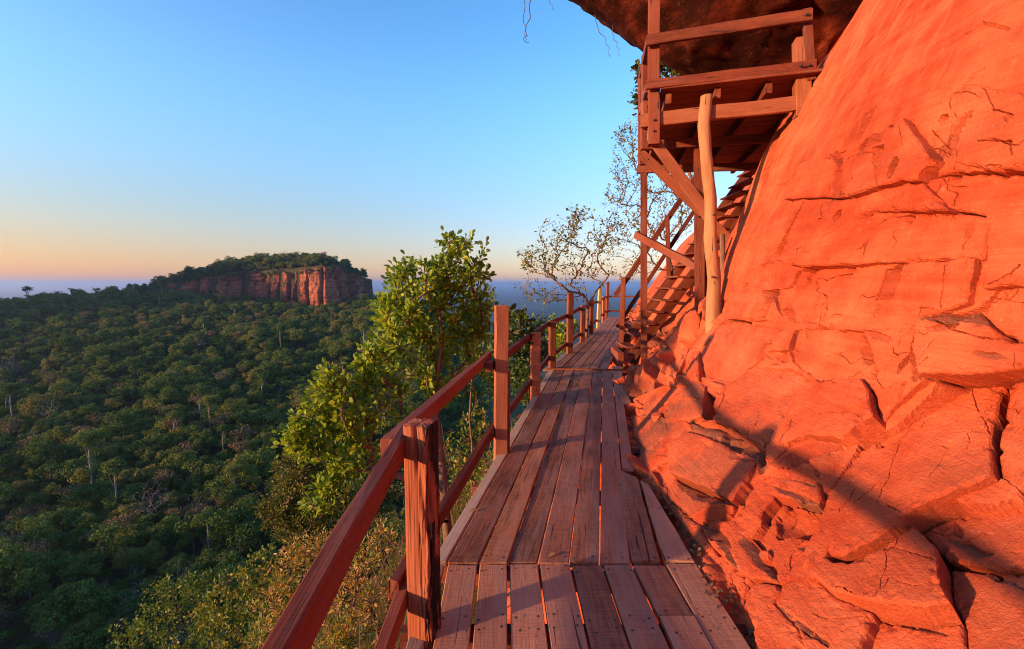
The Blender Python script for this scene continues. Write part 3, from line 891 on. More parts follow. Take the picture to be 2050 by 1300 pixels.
for q in range(30):
    cx_, cy__ = rj.uniform(1540, 2050), rj.uniform(180, 900)
    if cx_ < 1760 - cy__ * 0.42:
        continue
    L_, W_ = rj.uniform(10, 34), rj.uniform(4, 10)
    an_ = R(rj.choice([-62, -58, -70, -8, -15, 8]) + rj.uniform(-8, 8))
    ux_, uy_ = math.cos(an_), math.sin(an_)
    poly = []
    for a_, b_ in ((-1, -.6), (-.3, -1), (.5, -.8), (1, -.1), (.6, .9), (-.2, 1), (-.9, .4)):
        a_, b_ = a_ * rj.uniform(.7, 1.2) * L_, b_ * rj.uniform(.6, 1.2) * W_
        poly.append((cx_ + ux_ * a_ - uy_ * b_, cy__ + uy_ * a_ + ux_ * b_))
    FACETS.append((poly, rj.choice([0, 20, 60, -70]), rj.uniform(.02, .08), rj.uniform(.15, .42)))
for q in range(90):
    x_, y_ = rj.uniform(1500, 2050), rj.uniform(160, 1280)
    an_ = R(rj.choice([-60, -66, -6, -14, 6]))
    pts_ = [(x_, y_)]
    for kq_ in range(rj.integers(3, 8)):
        a2_ = an_ + rj.normal(0, .45)
        st__ = rj.uniform(9, 24)
        pts_.append((pts_[-1][0] + math.cos(a2_) * st__, pts_[-1][1] + math.sin(a2_) * st__))
    CRACKS.append((pts_, rj.uniform(.7, 1.3), rj.uniform(.006, .018), 0))


def facet_eval(p, ang, X, Y):
    """inside mask, sink ramp 0..1 and width (px) of a broken face"""
    ins = in_poly(p, X, Y)
    ca, sa = math.cos(R(ang)), math.sin(R(ang))
    pr, q = p[:, 0] * ca + p[:, 1] * sa, -p[:, 0] * sa + p[:, 1] * ca
    qs = np.linspace(q.min(), q.max(), 60)
    lo, hi = np.full(60, 1e9), np.full(60, -1e9)
    n = len(p)
    for a in range(n):
        b = (a + 1) % n
        tt_ = np.linspace(0, 1, 40)
        qq, pp = q[a] + (q[b] - q[a]) * tt_, pr[a] + (pr[b] - pr[a]) * tt_
        ii = np.round((qq - qs[0]) / max(qs[-1] - qs[0], 1e-6) * 59).astype(int)
        np.minimum.at(lo, ii, pp)
        np.maximum.at(hi, ii, pp)
    good = hi > lo
    lo, hi = np.interp(qs, qs[good], lo[good]), np.interp(qs, qs[good], hi[good])
    P_, Q_ = X * ca + Y * sa, -X * sa + Y * ca
    wmax = max(np.percentile(hi - lo, 80), 1.0)
    return ins, np.clip((P_ - np.interp(Q_, qs, lo)) / wmax, 0, 1.15), wmax


def crack_vary(X, Y):
    return np.clip(0.5 + 1.6 * gnoise(X * 0.035, Y * 0.035, 7.0) + 0.9 * gnoise(X * 0.12, Y * 0.12, 9.0), 0.22, 1.25)


cover = np.zeros(YC.shape, bool)
for poly, *_r in BLOCKS:
    p = np.array(poly, float)
    m = visible & (PXc > p[:, 0].min()) & (PXc < p[:, 0].max()) & (PYc > p[:, 1].min()) & (PYc < p[:, 1].max())
    c_ = cover[m]
    c_ |= in_poly(p, PXc[m], PYc[m])
    cover[m] = c_
cs = soften(cover.astype(float), 9)
D = D_s + Dk * (1 - np.clip(soften(cover.astype(float), 14) * 1.6, 0, 1)) - 0.24 * sstep(cs, 0.95, 0.9995)
wx = PXc + 4 * fbm(YC * 4.2, ZZ * 4.2, 101.0, 4, 0.6)
wy = PYc + 4 * fbm(YC * 4.2, ZZ * 4.2, 111.0, 4, 0.6)
open_ = visible & (cs < 0.3)
for f_ in FACETS:
    p = np.array(f_[0], float)
    m = open_ & (wx > p[:, 0].min()) & (wx < p[:, 0].max()) & (wy > p[:, 1].min()) & (wy < p[:, 1].max())
    if not m.any():
        continue
    ins, t, wmax = facet_eval(p, f_[1], wx[m], wy[m])
    dep = min(wmax * float(np.median(YC[m])) / F_PX * (0.35 + 2.0 * f_[2]), 0.09)
    D[m] -= np.where(ins, dep * t, 0)
    pt = TONE[m]
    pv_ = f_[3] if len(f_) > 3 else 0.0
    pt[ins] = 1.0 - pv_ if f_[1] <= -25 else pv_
    TONE[m] = pt
for pts, w_, h_, st in CRACKS:
    p = np.array(pts, float)
    m = open_ & (wx > p[:, 0].min() - 8) & (wx < p[:, 0].max() + 8) & (wy > p[:, 1].min() - 8) & (wy < p[:, 1].max() + 8)
    if m.any():
        d = line_dist(p, wx[m], wy[m])
        D[m] -= (0.012 + 1.3 * h_) * crack_vary(wx[m], wy[m]) * np.exp(-(d / (0.8 + 0.8 * w_)) ** 2)
D += (0.0022 + 0.0035 * low) * fbm(YC * 11, ZZ * 15 - YC * 3, 121.0, 4, 0.55)
Pc = Pb + Nb * D[..., None]
nyc, nwc = len(ycl), len(wcl)
i, j = np.meshgrid(np.arange(nyc - 1), np.arange(nwc - 1), indexing='ij')
Qc = np.stack([i * nwc + j, i * nwc + j + 1, (i + 1) * nwc + j + 1, (i + 1) * nwc + j], -1).reshape(-1, 4)
cliff = link("cliff", mesh_np("cliff", Pc.reshape(-1, 3), Qc, M_ROCK, TONE.ravel(), smooth=False))
tag(cliff, "sunlit red sandstone cliff beside the walkway", kind="structure")

from mathutils.geometry import delaunay_2d_cdt
vis2 = visible & (YC < 6.4)
_vis_px, _vis_py, _vis_P, _vis_N = PXc[vis2], PYc[vis2], Ps[vis2], Nb[vis2]


def pick3d(px, py):
    """the wall's nearest surface seen there, and its normal"""
    d2 = (_vis_px - px) ** 2 + (_vis_py - py) ** 2
    c_ = np.flatnonzero(d2 < max(64.0, d2.min() * 1.5))
    k_ = c_[int(np.argmin(_vis_P[c_, 1] + 0.02 * np.sqrt(d2[c_])))]
    return np.concatenate([_vis_P[k_], _vis_N[k_]])


def wobble(P2):
    """the same small irregularity wherever two neighbours share an edge"""
    x, y = P2[:, 0], P2[:, 1]
    return P2 + np.column_stack([5 * gnoise(x * 0.03, y * 0.03, 3.0) + 3.0 * gnoise(x * 0.11, y * 0.11, 5.0) + 1.2 * gnoise(x * 0.33, y * 0.33, 6.0),
                                 5 * gnoise(x * 0.03, y * 0.03, 13.0) + 3.0 * gnoise(x * 0.11, y * 0.11, 15.0) + 1.2 * gnoise(x * 0.33, y * 0.33, 16.0)])


def resample(p, step, closed):
    out_ = []
    n = len(p)
    for a in range(n if closed else n - 1):
        e0, e1_ = p[a], p[(a + 1) % n]
        k_ = max(1, int(round(np.hypot(*(e1_ - e0)) / step)))
        for q in range(k_):
            out_.append(e0 + (e1_ - e0) * q / k_)
    if not closed:
        out_.append(p[-1])
    return np.array(out_)


def offset_ring(p, d):
    """move a closed outline inwards (d > 0)"""
    a = np.roll(p, 1, 0)
    b = np.roll(p, -1, 0)
    t = b - a
    t /= np.linalg.norm(t, axis=1, keepdims=True) + 1e-9
    area = 0.5 * np.sum(p[:, 0] * b[:, 1] - b[:, 0] * p[:, 1])
    n = np.column_stack([-t[:, 1], t[:, 0]]) * (1 if area > 0 else -1)
    return p + n * d


FACET_RINGS = [wobble(resample(np.array(f_[0], float), 5.0, True)) for f_ in FACETS]
CRACK_LINES = [wobble(resample(np.array(c_[0], float), 4.0, False)) for c_ in CRACKS]


def rock_block(poly, off_, gx_b, gy_b, seed):
    r = np.random.default_rng(seed)
    p = np.array(poly, float)
    B = offset_ring(wobble(resample(p, 7.0, True)), 0.45 + 0.6 * r.random())
    c2 = p.mean(0)
    # carrier plane
    sp = [pick3d(*q) for q in p] + [pick3d(*(q * 0.5 + c2 * 0.5)) for q in p] + [pick3d(*c2)]
    sp = np.array(sp)
    c3 = np.median(sp[:, :3], axis=0)
    n3 = sp[:, 3:].mean(0)
    n3 /= np.linalg.norm(n3)
    c3 = c3 + n3 * np.median((sp[:, :3] - c3) @ n3)
    coords, edges = [tuple(q) for q in B], []
    nb = len(B)

    def chain(P2, closed):
        o = len(coords)
        coords.extend(tuple(q) for q in P2)
        k_ = len(P2)
        edges.extend((o + a, o + (a + 1) % k_) for a in range(k_ if closed else k_ - 1))
    inner = offset_ring(B, 2.6)
    okk = in_poly(B, inner[:, 0], inner[:, 1])
    coords.extend(tuple(q) for q in inner[okk])
    mine_f, mine_c = [], []
    for f_, fr in zip(FACETS, FACET_RINGS):
        fp = np.array(f_[0], float)
        if in_poly(p, fp.mean(0)[None, 0], fp.mean(0)[None, 1])[0]:
            if in_poly(B, fr[:, 0], fr[:, 1]).mean() > 0.4:
                mine_f.append((fr, f_))
                keep_ = in_poly(B, fr[:, 0], fr[:, 1])
                if keep_.all():
                    chain(fr, True)
                    o2 = offset_ring(fr, -1.4)
                    if in_poly(B, o2[:, 0], o2[:, 1]).all():
                        chain(o2, True)
                else:
                    coords.extend(tuple(q) for q in fr[keep_])
    for (pts, w_, h_, st), cr in zip(CRACKS, CRACK_LINES):
        if cr[:, 0].max() < B[:, 0].min() or cr[:, 0].min() > B[:, 0].max() or cr[:, 1].max() < B[:, 1].min() or cr[:, 1].min() > B[:, 1].max():
            continue
        kk_ = in_poly(B, cr[:, 0], cr[:, 1]) & (line_dist(B, cr[:, 0], cr[:, 1], True) > 5)
        if kk_.sum() < 4:
            continue
        cr = cr[kk_]
        if np.hypot(*np.diff(cr, axis=0).T).max() > 14:
            continue
        t = np.gradient(cr, axis=0)
        t /= np.linalg.norm(t, axis=1, keepdims=True) + 1e-9
        nn = np.column_stack([-t[:, 1], t[:, 0]])
        chain(cr, False)
        coords.extend(tuple(q) for q in cr + nn * (0.6 + 0.7 * w_))
        coords.extend(tuple(q) for q in cr - nn * (0.6 + 0.7 * w_))
        mine_c.append((cr, w_, h_))
    g_ = 5.5
    gx2, gy2 = np.meshgrid(np.arange(B[:, 0].min(), B[:, 0].max(), g_), np.arange(B[:, 1].min(), B[:, 1].max(), g_))
    gp = np.column_stack([gx2.ravel(), gy2.ravel()]) + r.uniform(-1.9, 1.9, (gx2.size, 2))
    gp = gp[in_poly(B, gp[:, 0], gp[:, 1])]
    if len(gp):
        gp = gp[line_dist(B, gp[:, 0], gp[:, 1], True) > 3.6]
    coords.extend(tuple(q) for q in gp)
    vo, eo, fo, ov, oe, of = delaunay_2d_cdt([Vector(q) for q in coords], edges, [list(range(nb))], 1, 1e-4)
    X, Y = np.array([v[0] for v in vo]), np.array([v[1] for v in vo])
    ray = np.stack([X - 1025.0, F_PX * CP + (650 - Y) * SP, -F_PX * SP + (650 - Y) * CP], -1)
    tt_ = np.dot(n3, c3 - CAMV) / (ray @ n3)
    P = CAMV + ray * tt_[:, None]
    ed = line_dist(B, X, Y, True)
    val = 0.50 * off_ + 0.72 * (gx_b * (X - c2[0]) + gy_b * (Y - c2[1])) / 100
    val = val - (0.010 + 0.012 * (0.5 + gnoise(X * 0.05, Y * 0.05, 5.0))) * np.exp(-ed / 2.2)
    chip = np.maximum(0, gnoise(X * 0.045, Y * 0.045, 25.0) - 0.12) * np.exp(-ed / 9.0)
    val = val - 0.16 * chip
    val = val + 0.020 * fbm(P[:, 1] * 1.6, P[:, 2] * 1.6 + 0.7 * P[:, 0], 201.0 + seed, 2) + 0.0042 * fbm(P[:, 1] * 9, P[:, 2] * 11 - 3 * P[:, 1], 211.0, 3, 0.6)
    val = val + 0.004 * fbm((P[:, 2] - 0.35 * P[:, 1]) * 14, P[:, 1] * 1.5, 215.0, 2)
    tone = wall_tone(P[:, 1], P[:, 2]) + 0.10 * (r.random() - 0.5)
    for fr, f_ in mine_f:
        ctr_ = fr.mean(0)
        Xs, Ys = X + (ctr_[0] - X) * 0.02, Y + (ctr_[1] - Y) * 0.02
        ins, t, wmax = facet_eval(fr, f_[1], Xs, Ys)
        dep = min(wmax * c3[1] / F_PX * (0.45 + 4.0 * f_[2]), 0.24)
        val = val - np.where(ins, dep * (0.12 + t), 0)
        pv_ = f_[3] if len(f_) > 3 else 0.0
        tone = np.where(ins, 1.0 - pv_ if f_[1] <= -25 else pv_, tone)
    for cr, w_, h_ in mine_c:
        d = line_dist(cr, X, Y)
        val = val - (0.010 + 1.2 * h_) * crack_vary(X, Y) * np.exp(-(d / (0.35 + 0.45 * w_)) ** 2)
    P = P + n3 * val[:, None]
    F = np.array([f for f in fo if len(f) == 3], int)
    fn = np.cross(P[F[:, 1]] - P[F[:, 0]], P[F[:, 2]] - P[F[:, 0]]) @ n3
    if np.median(fn) < 0:
        F = F[:, ::-1]
    # sides of the block run back into the wall
    idx = {}
    for k_, lst in enumerate(ov):
        for o in lst:
            if o < nb:
                idx[o] = k_
    loop = [idx[a] for a in range(nb) if a in idx]
    top = P[loop]
    rad_ = (top - P.mean(0))
    bot = top - n3 * 0.34 - (rad_ - np.outer(rad_ @ n3, n3)) * 0.06
    o = len(P)
    m = len(loop)
    a = np.arange(m)
    S_ = np.stack([o + a, o + (a + 1) % m, o + m + (a + 1) % m, o + m + a], -1)
    Vv = np.vstack([P, top, bot])
    pp = np.concatenate([tone, tone[loop], tone[loop]])
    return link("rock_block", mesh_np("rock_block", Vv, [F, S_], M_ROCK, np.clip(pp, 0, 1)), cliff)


for q, b_ in enumerate(BLOCKS):
    rock_block(*b_, q)


def cliff_x(y, z):
    """x of the rock face at a place, for standing things on it"""
    iy = int(np.argmin(np.abs(ycl - y)))
    zz, xx = Pc[iy, :, 2], Pc[iy, :, 0]
    return float(xx[int(np.argmin(np.abs(zz - z)))])


def cliff_z(x, y):
    iy = int(np.argmin(np.abs(ycl - y)))
    o = np.argsort(Pc[iy, :, 0])
    return float(np.interp(x, Pc[iy, o, 0], Pc[iy, o, 2]))


# ------------------------------------------------------------------ overhanging boulder
nu_, nv_ = 260, 200
cC = at(1575, -215, 11.0)
rx, rz, ry = 490 / F_PX * 11.0, 415 / F_PX * 11.0, 4.6
th, ph = np.meshgrid(np.linspace(0, 2 * math.pi, nu_, endpoint=False), np.linspace(0.001, math.pi - 0.001, nv_), indexing='ij')
dx, dy, dz = np.sin(ph) * np.cos(th), np.sin(ph) * np.sin(th), np.cos(ph)
rr = 1 + 0.10 * fbm(dx * 1.6 + 4, dy * 1.6, dz * 1.6, 3) + 0.035 * fbm(dx * 5, dy * 5, dz * 5 + 3, 5)
_, eb, ab, cub, cvb = voronoi(th * 2.2 + 0.3 * fbm(dx * 3, dy * 3, dz * 3, 3) + 20, ph * 3.2 + 0.3 * fbm(dx * 3, dy * 3, dz * 3 + 9, 3) + 20, 31)
rr += 0.030 * (ab[..., 0] - 0.5) + 0.03 * (ab[..., 1] - 0.5) * cub
# lower left flank breaks away along one joint plane
p0b = at(1290, 97, 10.0)
Nb_ = np.array([-0.53, ((0.53 * p0b.x) + 0.85 * (p0b.z - CAM_H)) / 10.0, -0.85])
den = Nb_[0] * rx * dx + Nb_[1] * ry * dy + Nb_[2] * rz * dz
lim = -(Nb_[0] * (cC.x - p0b.x) + Nb_[1] * (cC.y - p0b.y) + Nb_[2] * (cC.z - p0b.z)) / np.maximum(den, 1e-3)
lim = np.where(den > 1e-3, lim, 9.0) * (1 + 0.05 * fbm(dx * 4, dy * 4, dz * 4 + 21, 4))
kk_ = 0.06
hh_ = np.clip(0.5 + 0.5 * (lim - rr) / kk_, 0, 1)
rr = lim * (1 - hh_) + rr * hh_ - kk_ * hh_ * (1 - hh_)
Vb = np.stack([cC.x + rx * dx * rr, cC.y + ry * dy * rr, cC.z + rz * dz * rr], -1).reshape(-1, 3)
i, j = np.meshgrid(np.arange(nu_), np.arange(nv_ - 1), indexing='ij')
Qb = np.stack([i * nv_ + j, i * nv_ + j + 1, ((i + 1) % nu_) * nv_ + j + 1, ((i + 1) % nu_) * nv_ + j], -1).reshape(-1, 4)
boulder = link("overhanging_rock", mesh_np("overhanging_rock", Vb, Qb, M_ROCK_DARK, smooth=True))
tag(boulder, "huge dark overhanging rock jutting out above the raised platform", "rock")

# ------------------------------------------------------------------ timber
def beam_mesh(L, w, h, rings=5, bev=0.006, warp=0.002, seed=0, taper=0.0):
    r = np.random.default_rng(seed)
    b = min(bev, w * 0.3, h * 0.3)
    cs = np.array([(-w / 2 + b, -h / 2), (w / 2 - b, -h / 2), (w / 2, -h / 2 + b), (w / 2, h / 2 - b), (w / 2 - b, h / 2), (-w / 2 + b, h / 2), (-w / 2, h / 2 - b), (-w / 2, -h / 2 + b)])
    ys = np.linspace(-L / 2, L / 2, rings)
    V = []
    for q, y in enumerate(ys):
        c = cs * (1 - taper * q / max(rings - 1, 1)) + r.normal(0, warp, cs.shape) * 0.6 + r.normal(0, warp, (1, 2))
        e = r.normal(0, 0.004, 8) if q in (0, rings - 1) else 0
        V.append(np.column_stack([c[:, 0], np.full(8, y) + e, c[:, 1]]))
    V = np.concatenate(V)
    Q = []
    for q in range(rings - 1):
        for a in range(8):
            b2 = (a + 1) % 8
            Q.append((q * 8 + a, q * 8 + b2, (q + 1) * 8 + b2, (q + 1) * 8 + a))
    T = []
    o = (rings - 1) * 8
    for a in range(1, 7):
        T.append((0, a + 1, a))
        T.append((o, o + a, o + a + 1))
    return V, np.array(T), np.array(Q)


_bs = [0]


def beam(name, p0, p1, w, h, mat, parent, up=(0, 0, 1), rings=5, bev=0.006, warp=0.002, taper=0.0):
    """timber from p0 to p1; w across, h along 'up'"""
    p0, p1 = Vector(p0), Vector(p1)
    y = (p1 - p0)
    L = y.length
    y.normalize()
    u = Vector(up)
    x = y.cross(u)
    if x.length < 1e-4:
        x = y.cross(Vector((0, 1, 0)))
    x.normalize()
    z = x.cross(y)
    _bs[0] += 1
    V, T, Q = beam_mesh(L, w, h, rings, bev, warp, _bs[0], taper)
    me = mesh_np(name, V, [T, Q], mat)
    M = Matrix((x, y, z)).transposed().to_4x4()
    M.translation = (p0 + p1) / 2
    return link(name, me, parent, M)


# ---- walkway
walk = thing("wooden_walkway", "brown plank walkway curving along the foot of the red cliff", "walkway", (0.3, 0.5, 0))
TH = 0.035


def plank(bl, br, tr, tl, mat=M_DECK, z=0.0, name="plank", gap=0.006, tilt=0.0):
    """one board from its four corners on the deck (front left, front right, back right, back left)"""
    bl, br, tr, tl = (Vector((p[0], p[1], 0)) for p in (bl, br, tr, tl))
    mid0, mid1 = (bl + br) / 2, (tl + tr) / 2
    y = (mid1 - mid0)
    L = y.length
    y.normalize()
    x = Vector((y.y, -y.x, 0))
    c = (mid0 + mid1) / 2
    n = 7
    _bs[0] += 1
    r = np.random.default_rng(_bs[0] + 900)
    b = 0.004
    V = []
    bow = r.normal(0, 0.002)
    cup = r.normal(0, 0.0015)
    dzs = r.normal(0, 0.0025)
    for q in range(n):
        t = q / (n - 1)
        l, rr_ = bl.lerp(tl, t), br.lerp(tr, t)
        lx, ly = (l - c).dot(x) + gap, (l - c).dot(y)
        rx_, ry_ = (rr_ - c).dot(x) - gap, (rr_ - c).dot(y)
        jl, jr = r.normal(0, 0.0012), r.normal(0, 0.0012)
        lx += jl
        rx_ += jr
        zz = dzs + bow * math.sin(t * math.pi) + r.normal(0, 0.0006)
        ring = [(lx + b, ly, -TH), (rx_ - b, ry_, -TH), (rx_, ry_, -TH + b), (rx_, ry_, -b + cup), (rx_ - b, ry_, cup), (lx + b, ly, -cup), (lx, ly, -b - cup), (lx, ly, -TH + b)]
        V += [(a, bb, cc + zz) for a, bb, cc in ring]
    Q, T = [], []
    for q in range(n - 1):
        for a in range(8):
            b2 = (a + 1) % 8
            Q.append((q * 8 + a, q * 8 + b2, (q + 1) * 8 + b2, (q + 1) * 8 + a))
    o = (n - 1) * 8
    for a in range(1, 7):
        T.append((0, a + 1, a))
        T.append((o, o + a, o + a + 1))
    me = mesh_np(name, np.array(V), [np.array(T), np.array(Q)], mat)
    M = Matrix((x, y, Vector((0, 0, 1)))).transposed().to_4x4()
    M.translation = Vector((c.x, c.y, z))
    o_ = link(name, me, walk, M)
    global _last
    _last = o_
    return o_, (bl, br, tr, tl)




nails = [None]


def nail(x, y, z=0.001, r=0.0068):
    a = np.arange(7) / 7 * 2 * math.pi
    V = np.column_stack([x + r * np.cos(a), y + r * np.sin(a), np.full(7, z + 0.001)])
    V = np.vstack([V, [[x, y, z + 0.0022]]])
    nails[0].add(V, T=[(k_, (k_ + 1) % 7, 7) for k_ in range(7)])


def nail_plank(c, ts):
    global _last
    bl, br, tr, tl = c
    own = _last
    nails[0] = MB()
    _nail_rows(bl, br, tr, tl, ts)
    nh = link("nail_heads", nails[0].mesh("nail_heads", M_NAIL), own)
    nh["kind"] = "stuff"


def _nail_rows(bl, br, tr, tl, ts):
    for t in ts:
        for f in (0.2, 0.8):
            p = bl.lerp(tl, t).lerp(br.lerp(tr, t), f + random.uniform(-.05, .05))
            nail(p.x + random.uniform(-.01, .01), p.y + random.uniform(-.02, .02), z=0.004)
            if random.random() < 0.3:
                nail(p.x + random.uniform(-.03, .03), p.y + random.uniform(-.05, .05), z=0.004, r=0.004)


D2 = lambda px, py: tuple(on_deck(px, py))[:2]
# front bay, boards running straight ahead
xa_top = [-0.362, -0.187, -0.020, 0.150, 0.325, 0.500, 0.665, 0.850, 1.030]
xa_bot = [-0.322, -0.160, 0.003, 0.188, 0.352, 0.523, 0.694, 0.865, 1.022]
for q in range(8):
    f = lambda a, y: xa_top[a] + (xa_bot[a] - xa_top[a]) * (2.39 - y) / 0.585
    ext = lambda a, y: f(a, max(y, 1.2)) if y > 1.2 else f(a, 1.2)
    y0 = -1.6
    x0, x1 = f(q, 1.0), f(q + 1, 1.0)
    top = 2.392 + random.uniform(-.012, .008)
    if q == 6:
        ym = 2.005
        for (ya, yb) in ((ym + .004, top), (y0, ym - .004)):
            o_, c_ = plank((f(q, max(ya, 1)), ya), (f(q + 1, max(ya, 1)), ya), (f(q + 1, yb), yb), (f(q, yb), yb), gap=.006)
            nail_plank(c_, (0.06, 0.94) if ya > 1 else (0.97,))
    else:
        # the back part of the board runs straight on behind the viewer
        o_, c_ = plank((x0, y0), (x1, y0), (f(q + 1, top), top), (f(q, top), top), gap=.0055 + (0.003 if q < 3 else 0))
        nail_plank(c_, (0.99, 0.88, 0.90))
# pale outer board beside the front bay
plank((-0.50, -1.6), (-0.40, -1.6), (-0.372, 2.39), (-0.455, 2.36), M_PALE)
# second bay
b_bot = [-0.362, -0.189, -0.022, 0.142, 0.317, 0.487, 0.660]
b_top = [0.770, 0.945, 1.115, 1.290, 1.460, 1.632, 1.800]
yb0, yb1 = 2.412, 8.10
for q in range(6):
    j0 = random.uniform(-.012, .012)
    o_, c_ = plank((b_bot[q], yb0 + j0), (b_bot[q + 1], yb0 + j0), (b_top[q + 1], yb1), (b_top[q], yb1), gap=random.uniform(.003, .008))
    nail_plank(c_, (0.008, 0.17, 0.34, 0.5, 0.67, 0.84, 0.99))
lerpb = lambda a, y: b_bot[a] + (b_top[a] - b_bot[a]) * (y - yb0) / (yb1 - yb0)
# right-hand filler boards cut to the rock
o_, c_ = plank((0.668, 2.43), (0.838, 2.43), (1.010, 3.52), (0.875, 3.70), gap=.006)
nail_plank(c_, (0.03, 0.5, 0.95))
o_, c_ = plank((0.850, 2.43), (1.030, 2.42), (1.065, 3.40), (1.005, 3.46), gap=.007)
nail_plank(c_, (0.03, 0.6))
o_, c_ = plank((lerpb(6, 3.73) + .004, 3.73), (1.035, 3.72), (1.46, 5.80), (lerpb(6, 5.8) + .004, 5.80), gap=.005)
nail_plank(c_, (0.03, 0.5, 0.97))
plank((lerpb(6, 5.81) + .004, 5.81), (1.56, 5.81), (1.72, 6.95), (lerpb(6, 6.95) + .004, 6.95))
plank((lerpb(6, 6.97) + .004, 6.97), (1.70, 6.97), (1.97, 7.98), (lerpb(6, 7.98) + .004, 7.98))
plank((1.80, 8.02), (2.0, 8.0), (2.06, 8.45), (1.88, 8.47))
# pale outer boards, two lengths
lo = lambda y: -0.455 + (0.655 + 0.455) * (y - 2.4) / 5.7
plank((lo(2.40), 2.40), (b_bot[0] - .004, 2.42), (lerpb(0, 5.22) - .006, 5.22), (lo(5.2), 5.20), M_PALE)
plank((lo(5.23), 5.23), (lerpb(0, 5.23) - .006, 5.24), (b_top[0] - .004, 8.1), (lo(8.1), 8.1), M_PALE)
beam("batten", (0.62, 8.135, 0.008), (1.99, 8.035, 0.008), 0.045, 0.03, M_TAN, walk)
# third bay
yc0, yc1 = 8.17, 14.1
for q in range(7):
    x0 = 0.70 + 0.172 * q
    if q == 6:
        plank((x0, 8.9), (x0 + .172, 8.9), (x0 + .172 + .30 * 1.6, 10.5), (x0 + .30 * 1.6, 10.5))
        continue
    xt = x0 + 0.303 * (yc1 - yc0)
    o_, c_ = plank((x0, yc0), (x0 + .172, yc0), (xt + .172, yc1), (xt, yc1), gap=.007)
    nail_plank(c_, (0.02, 0.34, 0.67, 0.98))
plank((0.56, 8.17), (0.70, 8.17), (0.70 + 0.303 * 5.9, 14.1), (0.58 + 0.303 * 5.9, 14.1), M_PALE)
# fourth bay to the far end
for q in range(5):
    x0 = 2.47 + 0.172 * q
    xt = x0 + 0.283 * (21.1 - 14.13)
    plank((x0, 14.13), (x0 + .172, 14.13), (xt + .172, 21.1), (xt, 21.1), gap=.007)
# joists and stringers under the deck
for y in (-1.0, 0.2, 1.25, 1.98, 2.40, 3.4, 4.4, 5.4, 6.4, 7.4, 8.1, 9.6, 11.0, 12.5, 14.1, 16, 18, 20, 21):
    l_, r_ = float(DECK_L(y)) - 0.06, float(DECK_R(y)) + 0.10
    if y > 8.5:
        r_ = l_ + 1.05
    s_ = 0.0 if y < 2.3 else (0.196 if y < 8.15 else 0.30)
    beam("joist", (l_, y + s_ * 0.4, -0.095), (r_, y - s_ * 0.4, -0.095), 0.06, 0.10, M_RED, walk)
for y in (0.2, 2.2, 4.4, 6.4, 8.1, 11, 14.1, 18, 21):
    l_ = float(DECK_L(y)) + 0.02
    g_ = float(ground_z(l_, y)) - 0.3
    beam("stilt", (l_, y, -0.15), (l_, y, g_), 0.10, 0.10, M_RED, walk)
for y in (1.55, 2.10):
    beam("bracket", (0.98, y, -0.16), (1.26, y + .02, -0.16), 0.07, 0.06, M_RED, walk)

# ---- hand railing on the valley side
rail = thing("railing", "rough red-brown timber railing along the valley edge of the walkway", "railing", (-0.45, 1.9, 0))


